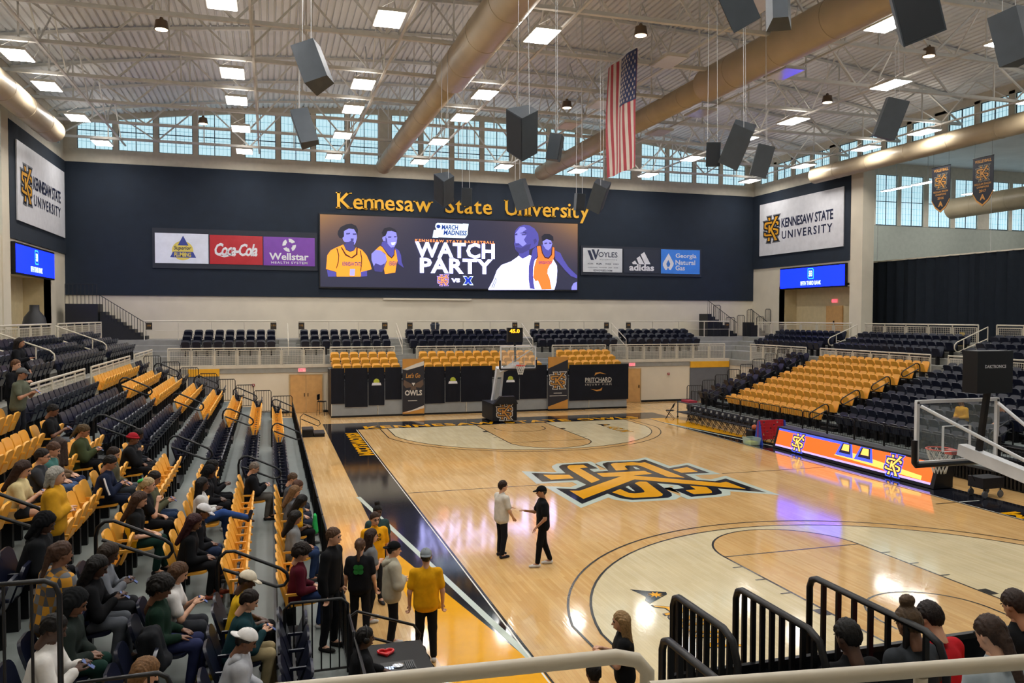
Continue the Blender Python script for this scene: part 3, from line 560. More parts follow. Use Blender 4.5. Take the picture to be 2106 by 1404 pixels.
for g_, mt in ((1, ART['board']), (.78, led('led_xblue', '1535c0', 1.4))):
    MB().poly([(x*g_*.37+1.03, z*g_*.31+7.83) for x, z in ((-1, 1), (-.35, 1), (0, .45), (.35, 1), (1, 1), (.45, 0), (1, -1), (.35, -1), (0, -.45), (-.35, -1), (-1, -1), (-.45, 0))], (0, SF-.004*(2-g_*1.2), 0), (1, 0, 0), (0, 0, 1)).build('opponent_emblem', mt, vs_)
# sponsor boards
def board(name, label, x0, x1, z0, z1, m, cat='sign'):
    t = thing(name, label, cat, ((x0+x1)/2, 27.81, z0), 'sponsor boards'); MB().box(x0, x1, 27.8, 27.828, z0, z1).build('panel', m, t); return t
SW = mat('sign_lightbox_white', 'c6cad6', .35, emis='c6cad6', es=.18); WHT = mat('print_white', 'd8d8de', .4); YELP = mat('print_yellow', 'd9c65a', .4); BLUP = mat('print_blue', '2f3f8f', .4); NAVP = mat('print_navy', '1c2340', .4); YEL = 27.795
R_, U_ = (1, 0, 0), (0, 0, 1)
fr = thing('sign_frame', 'long dark frame holding the three sponsor boards left of the screen', 'frame', (-13.5, 27.89, 8.3)); MB().box(-18.35, -8.75, 27.83, 27.895, 8.3, 10.7).build('backing', mat('dark_frame', '1a2230', .6), fr)
fr = thing('sign_frame', 'long dark frame holding the sponsor boards right of the screen', 'frame', (13.9, 27.89, 8.4)); MB().box(9.15, 18.6, 27.83, 27.895, 8.35, 10.4).build('backing', mat('dark_frame', '1a2230', .6), fr)
prep([TX('Superior', .02, .2), TX('PLUMBING', .03, 0, .85), TX('Coca-Cola', .03, .3, .85), TX('Wellstar', .025), TX('HEALTH SYSTEM', .01, 0, 1.2), TX('adidas', .035), TX('Georgia', .02), TX('Natural', .02), TX('Gas', .02), TX('OYLES', .01, 0, .95), TX('AUTOMOTIVE', 0, 0, 1.8), TX('EDVOYLES.COM', .02), TX('KIA', .02), TX('ACURA', .01), TX('HYUNDAI', .01), TX('HONDA', .01), TX('CHRYSLER   DODGE   JEEP   RAM', .01)])
t = board('sponsor_board', 'white board with blue triangle and yellow disc reading Superior Plumbing', -18.2, -15.2, 8.6, 10.4, SW)
MB().poly([(.6*math.cos(i*math.pi/18)-16.66, .58*math.sin(i*math.pi/18)+9.37) for i in range(36)], (0, YEL, 0), R_, U_).build('disc', YELP, t)
MB().poly([(-16.63, 10.27), (-16.93, 9.68), (-16.33, 9.68)], (0, YEL-.004, 0), R_, U_).build('triangle_top', BLUP, t); MB().poly([(-17.2, 9.3), (-16.07, 9.3), (-15.9, 8.95), (-17.36, 8.96)], (0, YEL-.004, 0), R_, U_).build('triangle_base', BLUP, t)
text('lettering', TX('Superior', .02, .2), NAVP, (-16.66, YEL-.006, 9.5), R_, U_, .98, .3, t); text('lettering', TX('PLUMBING', .03, 0, .85), YELP, (-16.66, YEL-.008, 9.13), R_, U_, .94, .26, t)
t = board('sponsor_board', 'red board with white script reading Coca-Cola', -15.13, -12.05, 8.6, 10.37, mat('sign_red', 'a5222c', .25, emis='a5222c', es=.15))
text('lettering', TX('Coca-Cola', .03, .3, .85), WHT, (-13.6, YEL, 9.5), R_, U_, 2.5, .78, t)
MB().poly([(-14.75, 9.15), (-14.3, 9.02), (-13.9, 9.12), (-13.6, 9.05), (-14.1, 9.2), (-14.4, 9.12)], (0, YEL, 0), R_, U_).build('swash', WHT, t)
t = board('sponsor_board', 'purple board with white pinwheel reading Wellstar Health System', -12.0, -8.9, 8.58, 10.36, mat('sign_purple', '6d3a96', .25, emis='6d3a96', es=.18))
for k in range(4):
    a = k*math.pi/2+.5; pts = [(.41*math.cos(a+i*.13), .41*math.sin(a+i*.13)) for i in range(10)]+[(.2*math.cos(a+1.05-i*.13), .2*math.sin(a+1.05-i*.13)) for i in range(8)]
    MB().poly([(x-10.46, z+9.86) for x, z in pts], (0, YEL, 0), R_, U_).build('pinwheel_blade', WHT, t)
text('lettering', TX('Wellstar', .025), WHT, (-10.47, YEL, 9.15), R_, U_, 2.38, .45, t); text('lettering', TX('HEALTH SYSTEM', .01, 0, 1.2), WHT, (-10.45, YEL, 8.77), R_, U_, 2.18, .15, t)
t = board('sponsor_board', 'white car dealer board reading Voyles Automotive', 9.3, 12.28, 8.57, 10.24, mat('sign_pale', 'b9bcc0', .4, emis='b9bcc0', es=.12))
MB().poly([(9.62, 10.07), (9.84, 10.08), (10.12, 9.4), (9.89, 9.4)], (0, YEL, 0), R_, U_).build('stripe', NAVP, t); MB().poly([(9.93, 10.15), (10.13, 10.15), (10.28, 9.74), (10.4, 10.16), (10.52, 10.16), (10.28, 9.46), (10.21, 9.46)], (0, YEL, 0), R_, U_).build('big_v', NAVP, t)
text('lettering', TX('OYLES', .01, 0, .95), NAVP, (11.18, YEL, 9.8), R_, U_, 1.46, .36, t); text('lettering', TX('AUTOMOTIVE', 0, 0, 1.8), NAVP, (11.2, YEL, 9.45), R_, U_, 1.3, .09, t)
for s_, x in (('ACURA', 9.85), ('KIA', 10.52), ('HYUNDAI', 11.2), ('HONDA', 11.8)): text('lettering', TX(s_, .02 if s_ == 'KIA' else .01), NAVP, (x, YEL, 9.15), R_, U_, .42, .11, t)
text('lettering', TX('CHRYSLER   DODGE   JEEP   RAM', .01), NAVP, (10.8, YEL, 8.88), R_, U_, 2.3, .07, t); text('lettering', TX('EDVOYLES.COM', .02), NAVP, (10.8, YEL, 8.68), R_, U_, 1.42, .13, t)
t = board('sponsor_board', 'dark board with white three bar mark reading adidas', 12.4, 15.25, 8.56, 10.25, mat('sign_dark', '1e2636', .5))
for p in ([(13.71, 9.88), (13.99, 10.06), (14.49, 9.2), (14.05, 9.19)], [(13.39, 9.6), (13.64, 9.77), (14.0, 9.19), (13.58, 9.18)], [(13.03, 9.28), (13.27, 9.45), (13.46, 9.18), (13.11, 9.17)]): MB().poly(p, (0, YEL, 0), R_, U_).build('bar', WHT, t)
text('lettering', TX('adidas', .035), WHT, (13.8, YEL, 8.95), R_, U_, 1.95, .48, t)
t = board('sponsor_board', 'blue board with pale flame reading Georgia Natural Gas', 15.33, 18.46, 8.56, 10.3, mat('sign_blue', '2f6fc4', .4, emis='2f6fc4', es=.22))
MB().poly([(15.92, 10.02), (16.34, 9.32), (16.31, 9.15), (16.1, 8.82), (15.98, 8.84), (15.88, 9.01), (15.79, 8.83), (15.67, 8.81), (15.47, 9.13), (15.47, 9.3)], (0, YEL, 0), R_, U_).build('flame', WHT, t); MB().poly([(15.9, 9.55), (16.06, 9.25), (15.98, 9.05), (15.82, 9.05), (15.74, 9.25)], (0, YEL-.004, 0), R_, U_).build('flame_heart', mat('sign_blue2', '2f6fc4', .4), t)
for s_, x0, z, w, h in (('Georgia', 16.48, 9.82, 1.7, .42), ('Natural', 16.48, 9.38, 1.6, .34), ('Gas', 16.48, 8.98, .77, .36)): text('lettering', TX(s_, .02), WHT, (x0+w/2, YEL, z), R_, U_, w, h, t)
# university signs and bank screens on the two side bays
prep([TX('KENNESAW STATE', .02, 0, .95), TX('UNIVERSITY', .012, 0, 1.25), TX('FIFTH THIRD BANK', .02), TX('5/3', .04)])
LED_B = led('led_bank_blue', '0a20ff', 4.5); LED_W = led('led_bank_white', 'd8f4ff', 2.5); LED_C = led('led_bank_cyan', '3fc8ff', 2.0)
for s in (-1, 1):
    X = s*22.95; n = Vector((-s, 0, 0)); RX = Vector((0, -s, 0)); P = lambda y, z, d: (X-s*d, y, z); sd = 'left' if s < 0 else 'right'
    y0, y1 = (18.3, 27.35) if s < 0 else (17.95, 26.95)
    t = thing('university_sign', 'white wall sign with gold monogram reading Kennesaw State University on the %s wall' % sd, 'sign', P((y0+y1)/2, 9.9, 0))
    MB().box(min(X, X-s*.06), max(X, X-s*.06), y0, y1, 9.9, 13.65).build('panel', mat('banner_white', 'cfcfd3', .45), t)
    lead = y1 if s > 0 else y0; L_ = lambda u: lead-u if s > 0 else lead+u
    monogram(t, P(L_(1.5), 11.75, .07), RX, U_, 1.85, mat('print_gold', 'cf962b', .4), mat('print_black', '14151c', .4), mat('print_grey', '6d6f74', .4), .006)
    text('lettering', TX('KENNESAW STATE', .02, 0, .95), NAVP, P(L_(5.35), 12.05, .075), RX, U_, 5.4, .66, t); text('lettering', TX('UNIVERSITY', .012, 0, 1.25), NAVP, P(L_(5.35), 11.2, .075), RX, U_, 5.3, .56, t)
    y0, y1 = (17.7, 24.6) if s < 0 else (17.7, 24.3)
    t = thing('led_ribbon', 'bright blue LED board of a bank over the %s entry' % sd, 'screen', P((y0+y1)/2, 7.4, 0))
    MB().box(min(X+s*.08, X-s*.1), max(X+s*.08, X-s*.1), y0-.05, y1+.05, 7.35, 8.85).build('cabinet', BLACK, t)
    MB().poly([(-(y1-y0)/2, -.66), ((y1-y0)/2, -.66), ((y1-y0)/2, .66), (-(y1-y0)/2, .66)], P((y0+y1)/2, 8.1, .106), RX, U_).build('display', LED_B, t)
    yc = (y0+y1)/2
    for q, mm, d in ((.36, LED_C, .112), (.3, LED_B, .116)): MB().poly([(x*q, z*q) for x, z in ((-.85, 1), (.6, 1), (.85, .7), (.85, -1), (-.6, -1), (-.85, -.7))], P(yc, 8.34, d), RX, U_).build('emblem', mm, t)
    text('lettering', TX('5/3', .04), LED_W, P(yc, 8.34, .12), RX, U_, .36, .4, t); text('lettering', TX('FIFTH THIRD BANK', .02), LED_W, P(yc, 7.72, .112), RX, U_, 2.1, .27, t)
# ------------------------------------------------------------------ telescopic side bleachers
def fl(k): return .55+.285*(k-1)
def nose(k): return 10.63 if k == 1 else 11.6+.81*(k-2)
Y0, Y1 = -17.3, 15.5
AISLES = [(4.1, 5.1), (12.5, 13.6), (-4.4, -3.3), (-12.8, -11.7)]
LOOPS = [(4.9, (2, 4, 6, 8)), (13.3, (2, 4, 6, 8)), (-3.42, (3, 5, 7)), (-11.84, (3, 5, 7))]
def loop_rail(parent, x, y, z, s):
    """looped aisle handrail in the plane y; s is the downhill side"""
    P = lambda a, b: (x+s*a, y, z+b)
    pts = [P(0, 0), P(0, .62), P(.03, .74), P(.12, .82), P(.24, .82), P(.9, .5), P(.99, .42), P(1.01, .32), P(.95, .24), P(.84, .23), P(.08, .56)]
    return MB().tube(pts, .026, 8).build('handrail', BLACK, parent, True)
for s in (-1, 1):
    sd = 'left' if s < 0 else 'right'
    B = thing('bleacher', 'long stepped grey and black telescopic bleacher along the %s side of the court' % sd, 'bleachers', (s*13.5, 0, 0))
    X = lambda x: s*x
    def bx(x0, x1, y0, y1, z0, z1): return MB().box(min(X(x0), X(x1)), max(X(x0), X(x1)), y0, y1, z0, z1)
    for k in range(1, 9):
        x0 = nose(k); x1 = nose(k+1) if k < 8 else 17.31; z = fl(k)
        bx(x0, x1+.04, Y0, Y1, z-.05, z).build('deck', TREAD, B)
        bx(x0+.03, x0+.06, Y0, Y1, (z-.30 if k > 1 else 0.02), z-.05).build('riser', BLACK, B)
        bx(x0-.012, x0+.03, Y0, Y1, z-.07, z+.006).build('nosing', mat('dark_nosing', '3d4145', .5), B)
        if k < 8:
            for (a, b) in AISLES: bx(x1-.33, x1-.013, a+.05, b-.05, z, z+.142).build('aisle_step', BLACK, B)
    for (yl, rows) in LOOPS:
        for k in rows: loop_rail(B, X(nose(k)+.02), yl, fl(k), -s)
    # far and near end guard rails stepping down with the rows
    for ye in (Y1+.03,):
        for k in range(1, 9):
            xa = nose(k)+.02; xb = (nose(k+1) if k < 8 else 17.2)-.02; z = fl(k); m = MB()
            P = lambda x, zz: (X(x), ye, zz)
            m.tube([P(xa, z-.25), P(xa, z+.98), P(xa+.05, z+1.05), P(xb-.05, z+1.05), P(xb, z+.98), P(xb, z-.05)], .02, 6)
            m.tube([P(xa, z+.06), P(xb, z+.06)], .015, 5)
            for i in range(1, 7): xx = xa+(xb-xa)*i/7; m.tube([P(xx, z+.06), P(xx, z+1.05)], .009, 4, cap=False)
            m.build('end_guard', BLACK, B)
    # front guard rail on the first row
    y = Y0
    while y < Y1-.5:
        y2 = min(y+1.62, Y1)
        if not any(a-.2 < (y+y2)/2 < b+.2 for a, b in AISLES) or True:
            m = MB(); P = lambda yy, zz: (X(nose(1)+.02), yy, zz)
            m.tube([P(y+.03, .1), P(y+.03, 1.28), P(y+.08, 1.35), P(y2-.08, 1.35), P(y2-.03, 1.28), P(y2-.03, .1)], .02, 6); m.tube([P(y+.03, .62), P(y2-.03, .62)], .014, 5)
            n = 12
            for i in range(1, n): yy = y+(y2-y)*i/n; m.tube([P(yy, .62), P(yy, 1.35)], .009, 4, cap=False)
            m.build('front_guard', BLACK, B)
        y = y2
    # white gaps under the first row, imitated by pale bars
    m = MB(); y = Y0+.1
    while y < Y1: m.box(min(X(10.66), X(10.68)), max(X(10.66), X(10.68)), y, y+.05, .05, .45); y += .14
    o = m.build('front_gap_bars', mat('pale_gap', 'a8aaa6', .5), B); o['kind'] = 'stuff'
# ------------------------------------------------------------------ tip-up seats
def rrect(w, h, r, n=4, flat_bottom=True):
    p = []
    for cx, cy, a0, rr in ((w/2, h, 0, r), (-w/2, h, math.pi/2, r)):
        for i in range(n+1): a = a0+math.pi/2*i/n; p.append((cx-(rr if cx > 0 else -rr)+rr*math.cos(a), cy-rr+rr*math.sin(a)))
    return p+[(-w/2*.9, 0), (w/2*.9, 0)]
def shell(base, top, th, w, r, bow=.02):
    """curved plastic shell between two side-view points (x, z)"""
    L = math.hypot(top[0]-base[0], top[1]-base[1]); d = ((top[0]-base[0])/L, (top[1]-base[1])/L); nrm = (d[1], -d[0])
    pts = rrect(w, L, r); m = len(pts); v = []
    for side in (th/2, -th/2):
        for (y, t) in pts: b_ = bow*math.cos(y/w*math.pi)*-1; v.append((base[0]+d[0]*t+nrm[0]*(side+b_), y, base[1]+d[1]*t+nrm[1]*(side+b_)))
    return MB().add(v, [tuple(range(m))[::-1], tuple(range(m, 2*m))]+[(i, (i+1) % m, (i+1) % m+m, i+m) for i in range(m)])
YEL_S = mat('yellow_seat_plastic', 'e5a53a', .4, var=.04); NAV_S = mat('navy_seat_plastic', '131728', .3, spec=.42, var=.08); PLT = mat('seat_number_plate', '8b8f92', .4); PLD = mat('seat_number_dark', '4a3a20', .4)
BK = shell((-.02, .40), (-.17, .88), .035, .46, .12); PF = shell((.06, .40), (.20, .79), .035, .43, .09); PO = shell((.02, .42), (.43, .455), .035, .43, .09)
AR = MB().box(-.06, .22, -.27, -.235, .60, .635); AR.box(-.06, -.02, -.265, -.24, .42, .6)
ST = MB().box(-.06, .1, -.05, .05, 0, .40); ST.box(-.03, .03, -.24, .24, .34, .4)
PL = MB().add([(-.125, -.035, .77), (-.125, .035, .77), (-.148, .035, .84), (-.148, -.035, .84)], [(0, 1, 2, 3)])
SEAT = {}
for c, m in (('yellow', YEL_S), ('navy', NAV_S)):
    SEAT[c] = dict(back=BK.mesh('backrest', m, True), fold=PF.mesh('seat_pan', m, True), open=PO.mesh('seat_pan', m, True), arm=AR.mesh('armrest', m), stand=ST.mesh('stand', BLACK), plate=PL.mesh('number_plate', PLT if c == 'navy' else PLD))
SLOTS = {'yellow': [], 'navy': []}   # (x, y, z, facing angle, open, label words)
ORD = ['first', 'second', 'third', 'fourth', 'fifth', 'sixth', 'seventh', 'eighth', 'ninth', 'tenth', 'eleventh', 'twelfth', 'thirteenth', 'fourteenth', 'fifteenth', 'sixteenth', 'seventeenth', 'eighteenth', 'nineteenth', 'twentieth']
def od(i): return ORD[i] if i < 20 else ORD[(i-20) % 20]+' past the twentieth'
SEATED = []  # filled from the people table: (side, row, y)
# ------------------------------------------------------------------ people of the left bleacher
# label, row, y, pose, lean, skin, hair style, hair colour, top colour, sleeve (0 none..1 wrist), trousers, shoes, extras
SIT = [
 ('person in black tee and grey jeans holding a phone, upper row left', 7, -5.45, 'phone', .16, 'brown', 'short', '15110f', '1a1b1d', .42, '5d6268', '303030', 'phone'),
 ('person with long brown hair in brown sweater looking back', 6, -8.5, 'lap', .1, 'fair', 'long', '33251d', '6d5744', 1, '2c3550', '808080', 'look'),
 ('person with short brown hair in a teal patterned top', 6, -9.05, 'lap', .2, 'fair', 'short', '4b3426', '3f6b66', .42, '4a5d80', '606060', ''),
 ('person with glasses in charcoal tee, fist at mouth', 6, -9.75, 'chin', .2, 'fair', 'short', '1d1614', '33363b', .42, '2b2f36', '404040', 'glasses'),
 ('person with long brown hair in pale tee and shorts on a phone, left edge', 6, -10.85, 'phone', .22, 'fair', 'long', '2f1d15', 'c9b98a', .42, '23262b', 'd0d0d0', 'phone shorts'),
 ('person with blond braids in olive green puffer jacket', 6, -6.75, 'phone', .22, 'tan', 'pony', '4a3a22', '39422a', 1, '15161a', '222222', 'phone puffer'),
 ('person in red knit beanie and black hoodie', 5, -6.1, 'chin', .18, 'brown', 'beanie', '9a1f2b', '17181b', 1, '1a1a1d', '303030', 'puffer'),
 ('person in dark top beside the red beanie, hands on lap', 5, -5.5, 'lap', .2, 'deep', 'short', '100d0c', '202228', 1, '26272b', '303030', ''),
 ('person with dark brown hair in olive hoodie', 5, -8.05, 'lap', .1, 'fair', 'short', '251a15', '4b4a3a', 1, '3a3f45', '505050', 'puffer'),
 ('person in navy track jacket with white sleeve stripes on a phone', 5, -8.9, 'phone', .28, 'tan', 'short', '15100e', '1a2238', 1, '1b2233', '303030', 'phone stripes'),
 ('person in black hood at the left edge, head down', 5, -13.2, 'lap', .3, 'deep', 'hood', '121316', '15171a', 1, '15161a', '202020', 'puffer'),
 ('person with long black braids in black jacket on a phone', 4, -14.3, 'phone', .26, 'deep', 'long', '0f0d0d', '121316', 1, '5b6068', '303030', 'phone'),
 ('person with locs in grey denim jacket on a phone', 4, -13.75, 'phone', .3, 'deep', 'long', '2b2018', '6c7078', 1, '2a2c30', '303030', 'phone'),
 ('person with blond hair and green scrunchie in black tee', 4, -9.75, 'chin', .12, 'fair', 'pony', 'a5906a', '17181b', .42, '17181b', '808080', 'scrunchie'),
 ('person with dark hair in olive jacket holding a phone beside a yellow seat', 4, -9.15, 'phone', .15, 'tan', 'short', '1b1412', '4e4f3c', 1, '2b3a55', '404040', 'phone'),
 ('person with long wavy brown hair in black and yellow tee, dark green trousers', 4, -10.85, 'lap', .16, 'fair', 'long', '3a261b', '191a1c', .42, '16302a', '1c1c1e', 'sidepanel'),
 ('person in white baseball cap slumped forward', 3, -10.6, 'lap', .34, 'brown', 'cap', 'd4d3d6', '15161a', 1, '26324c', '404040', ''),
 ('person with long dark red hair in black sport jersey', 3, -11.35, 'lap', .2, 'brown', 'long', '2d1014', '111215', 1, '19191c', 'a5523f', ''),
 ('person in white sweater and blue jeans, feet up on a yellow seat', 3, -8.5, 'legsout', .02, 'deep', 'long', '0f0d0d', 'c9c9c7', 1, '2d4a85', '2a2a33', ''),
 ('person with black hood between two friends in the third row', 3, -7.3, 'lap', .1, 'deep', 'hood', '131417', '15161a', 1, '17181c', 'c8c8c8', ''),
 ('person with black ponytail in black jacket in the third row', 3, -6.6, 'phone', .14, 'deep', 'pony', '0f0d0d', '131418', 1, '16171b', 'c8c8c8', ''),
 ('person with cropped grey hair and glasses in black windbreaker, second row', 2, -5.5, 'phone', .12, 'fair', 'short', '6d6258', '141519', 1, '55524e', '222222', 'phone puffer glasses'),
 ('person with short brown hair at the far end of the front row', 1, -5.5, 'lap', .16, 'fair', 'short', '4d3a2a', '4d5157', 1, '303540', '606060', ''),
 ('person with brown hair leaning forward in the front row', 1, -6.25, 'lap', .34, 'fair', 'long', '4a2e20', '43474d', 1, '2b3140', '606060', ''),
 ('person with sandy hair in grey top, front row', 1, -6.9, 'lap', .18, 'fair', 'long', '6e5236', '5b5f65', 1, '2b3140', '606060', ''),
 ('person with black braids in yellow tee holding a green bag, front row', 1, -7.7, 'lap', .4, 'deep', 'long', '0f0d0d', 'd8a018', .42, '17181b', '404040', ''),
 ('person with long black hair in grey sweater, front row', 1, -9.2, 'lap', .08, 'tan', 'long', '15110f', '7d8083', 1, '28395c', '404040', ''),
 ('person with curly dark hair in maroon jersey, front row', 1, -11.5, 'lap', .12, 'fair', 'curly', '1d1512', '4b1220', 1, '25355c', 'c9c9cb', ''),
 ('person with black braided hair in dark green sweater and navy trousers', 3, -14.45, 'lap', .02, 'brown', 'curly', '120f0e', '14291f', 1, '2a3052', 'a9922a', ''),
 ('person with very long brown hair in white tee looking at a phone', 3, -13.85, 'phone', .26, 'fair', 'verylong', '4b3320', 'cfcdcb', .42, '33363c', '303030', 'phone'),
 ('person in cream cap and yellow basketball jersey, second row', 2, -13.5, 'lap', .22, 'deep', 'cap', 'd6cdb8', 'd2a91e', .1, '18181b', '303030', ''),
 ('person with dark hair in teal sweater and khaki trousers', 2, -14.25, 'phone', .3, 'fair', 'short', '19120f', '17343a', 1, '9a8c6a', '303030', 'phone'),
 ('person in white cap and pale grey hoodie seen from behind', 2, -15.5, 'lap', .3, 'brown', 'capback', 'dad9d8', '9fa2a8', 1, '303238', '303030', 'puffer hoodback'),
 ('person in white jacket sleeves with phone behind the black fence', 4, -16.2, 'phone', .24, 'deep', 'short', '100d0c', 'd2d0cc', 1, '17181b', '303030', 'phone'),
 ('person in charcoal hoodie bending low beside the plaid shirt', 4, -15.5, 'lap', .3, 'brown', 'hood', '181a1c', '1f2724', 1, '16302a', '303030', 'puffer'),
 ('person with sandy hair at the bottom edge by the black fence', 3, -16.7, 'lap', .3, 'fair', 'long', '6d4f31', 'b08a5a', 1, '303238', '303030', ''),
]
# standing: label, (x, y, floor z), yaw (deg, 0 = facing court from the left), pose, lean, skin, hair, hair colour, top, sleeve, trousers, shoes, extras, height
STAND = [
 ('person in white polo and black trousers talking on the court', (-6.68, -7.1, 0), 15, 'talk', .02, 'fair', 'short', '2a1d16', 'c9c5bb', .42, '1a1c22', '2a2a30', '', 1.78),
 ('person in black polo and cap gesturing on the court', (-5.98, -7.95, 0), 172, 'gesture', .02, 'tan', 'capblack', '0f1013', '121317', .42, '111215', 'd0d0d0', '', 1.8),
 ('person in beige hoodie and black backwards cap by the table', (-9.78, -11.35, 0), 0, 'cross', .03, 'fair', 'capback_dark', '101114', 'a8a493', 1, '18191d', 'c8c8c8', 'puffer', 1.8),
 ('person in gold tee and grey backwards cap seen from behind', (-9.33, -12.0, 0), 80, 'down', .02, 'fair', 'capback_grey', '7d848a', 'd39a10', .42, '17181b', 'c8c8c8', 'apron', 1.83),
 ('person in black tee with green clover print, back turned', (-10.22, -10.65, 0), 75, 'down', .03, 'fair', 'pony', '4b3425', '15161a', .42, '1a1b1f', '5a5a58', 'clover', 1.66),
 ('person in grey tee with folded arms', (-10.0, -10.1, 0), 5, 'cross', .04, 'fair', 'long', '2b1d16', '6f7377', .42, '1a1b1f', 'c8c8c8', '', 1.68),
 ('person in gold rush tee and glasses facing the bleacher', (-9.8, -9.25, 0), -75, 'down', .02, 'fair', 'short', '35241a', 'e0a014', .42, '22242a', '404040', 'glasses', 1.8),
 ('person with dark bun behind the gold tee', (-9.65, -8.5, 0), -80, 'down', .02, 'deep', 'bun', '110e0d', '2e4546', .42, '22242a', '404040', '', 1.74),
 ('person with long blond hair in black standing by the near baseline', (-7.3, -15.0, 0), 160, 'phone', .05, 'fair', 'long', '8a6f4a', '17181a', .42, '1c1d20', '404040', '', 1.66),
 ('person in black polo with blue glasses on the collar coming down the bleacher steps', (-10.85, -12.45, .55), -30, 'down', .08, 'fair', 'short', '4a3424', '131417', 1, '15161a', '202020', '', 1.86),
 ('person with grey hair in mustard cardigan standing in the aisle', (-14.55, -11.95, 1.69), 0, 'cross', .02, 'fair', 'bob', '96938b', 'c08e22', 1, '17181b', '303030', 'puffer', 1.68),
 ('person in yellow and grey plaid shirt with ponytail standing, back turned', (-13.85, -15.15, 1.405), 40, 'down', .18, 'brown', 'pony', '3a261a', 'plaid', 1, '2a4a7a', '303030', 'puffer', 1.72),
 ('person in black sweatshirt with white print standing at upper left', (-17.55, -2.6, 2.65), -20, 'phone', .1, 'fair', 'short', '5a3b24', '131418', 1, '17181b', '303030', '', 1.78),
 ('person in grey cap and olive top at the left edge', (-17.0, -4.3, 2.545), -10, 'phone', .12, 'tan', 'capgrey', '5b5c5e', '5c6152', .42, '22242a', '303030', 'phone', 1.78),
 ('person in black with hand held out, behind the black sweatshirt', (-18.0, -.6, 3.2), -10, 'gesture', .12, 'tan', 'long', '1a1412', '15161a', 1, '17181b', '303030', '', 1.68),
 ('person in black wearing headphones at the DJ table', (-10.62, -14.35, 0), 5, 'dj', .1, 'deep', 'short', '110e0d', '131417', 1, '17181b', '303030', 'headphones', 1.55),
 ('person with dark hair below the cream handrail', (-8.1, -15.9, 0), 90, 'down', .02, 'brown', 'short', '14100e', '25282c', .42, '17181b', '303030', '', 1.42),
]
# near end stand, seen from behind: label, (x, y, floor z), pose, lean, skin, hair, colour, top, sleeve, trousers, extras
NEAR = [
 ('person with cropped black hair in black tee behind the fence bars', (-7.45, -19.5, 1.82), 'phone', .12, 'deep', 'short', '0f0d0c', '15171a', .42, '22242a', 'phone'),
 ('person with a braided top bun and glasses in charcoal tee', (-6.88, -19.5, 1.86), 'lap', .12, 'brown', 'bun', '4a3a28', '35393e', .42, '22242a', ''),
 ('person with short dark hair in red tee', (-6.5, -19.42, 1.82), 'lap', .3, 'fair', 'short', '1c1412', 'b51f28', .42, '22242a', ''),
 ('person with low brown ponytail in pale grey tee', (-6.93, -20.3, 2.08), 'lap', .14, 'fair', 'pony_low', '33241c', 'a3aeb4', .42, '22242a', ''),
 ('person with short dark hair in black tee at the right edge', (-5.66, -19.42, 1.84), 'lap', .2, 'tan', 'short', '2a1d18', '131417', .42, '22242a', ''),
]
RIGHT = [
 ('person in yellow top sitting far across behind the near backboard', 3, -.9, 'lap', .15, 'brown', 'short', '15110f', 'c9982a', 1, '22242a', '303030', ''),
 ('person in dark top with grey sleeves across behind the near basket', 3, -2.6, 'lap', .2, 'fair', 'short', '2a1d18', '3b3f46', 1, '5d6268', '303030', ''),
]
for p in SIT: SEATED.append((-1, p[1], p[2]))
for p in RIGHT: SEATED.append((1, p[1], p[2]))
# ------------------------------------------------------------------ seats laid out block by block
def seat_x(k): return (nose(k+1) if k < 8 else 17.31)-.2
def row_seats(c, n, pos, rz, where, rowname, nearfirst=True, opens=()):
    """n seat positions along a row; opens = positions a sitter has turned into open seats"""
    for i, p in enumerate(pos): SLOTS[c].append((p[0], p[1], p[2], rz, False, '%s tip-up seat, %s from the near end, %s, %s' % (c, od(i), rowname, where)))
def side_block(s, c, a, b, where, rows=range(1, 9)):
    n = int(round((b-a)/.53)); pit = (b-a)/n
    for k in rows:
        occ = [y for (ss, r, y) in SEATED if ss == s and r == k]
        ys = [a+pit*(i+.5) for i in range(n)]
        for i, y in enumerate(ys):
            if any(abs(y-o) < .42 for o in occ): continue
            SLOTS[c].append((s*seat_x(k), y, fl(k), 0 if s < 0 else math.pi, False, '%s tip-up seat, %s from near end of %s row, %s' % (c, od(i), ORD[k-1], where)))
        for j, o in enumerate(sorted(y for y in occ if a-.3 < y < b+.3)):
            SLOTS[c].append((s*seat_x(k), o, fl(k), 0 if s < 0 else math.pi, True, 'open %s seat under %s sitter of %s row, %s' % (c, od(j), ORD[k-1], where)))
side_block(-1, 'navy', 13.6, 15.4, 'far navy end of left bleacher'); side_block(-1, 'yellow', 5.1, 12.5, 'far yellow block of left bleacher')
side_block(-1, 'navy', -3.3, 4.1, 'middle navy block of left bleacher'); side_block(-1, 'yellow', -11.7, -4.4, 'near yellow block of left bleacher')
side_block(-1, 'navy', -17.2, -12.8, 'near navy end of left bleacher')
side_block(1, 'navy', 13.6, 15.4, 'far navy end of right bleacher'); side_block(1, 'yellow', 5.1, 12.5, 'yellow block of right bleacher'); side_block(1, 'navy', -3.3, 4.1, 'middle navy block of right bleacher')
# far end stand: three yellow rows above the black covers
for r in range(3):
    for nm, a, b in (('left', -8.45, -4.75), ('middle', -3.45, 3.5), ('right', 5.0, 8.5)):
        n = int(round((b-a)/.52))
        for i in range(n): SLOTS['yellow'].append((a+(b-a)*(i+.5)/n, 19.75+.8*r, 1.98+.28*r, -math.pi/2, False, 'yellow tip-up seat, %s from left, %s row, %s block of far stand' % (od(i), ORD[r], nm)))
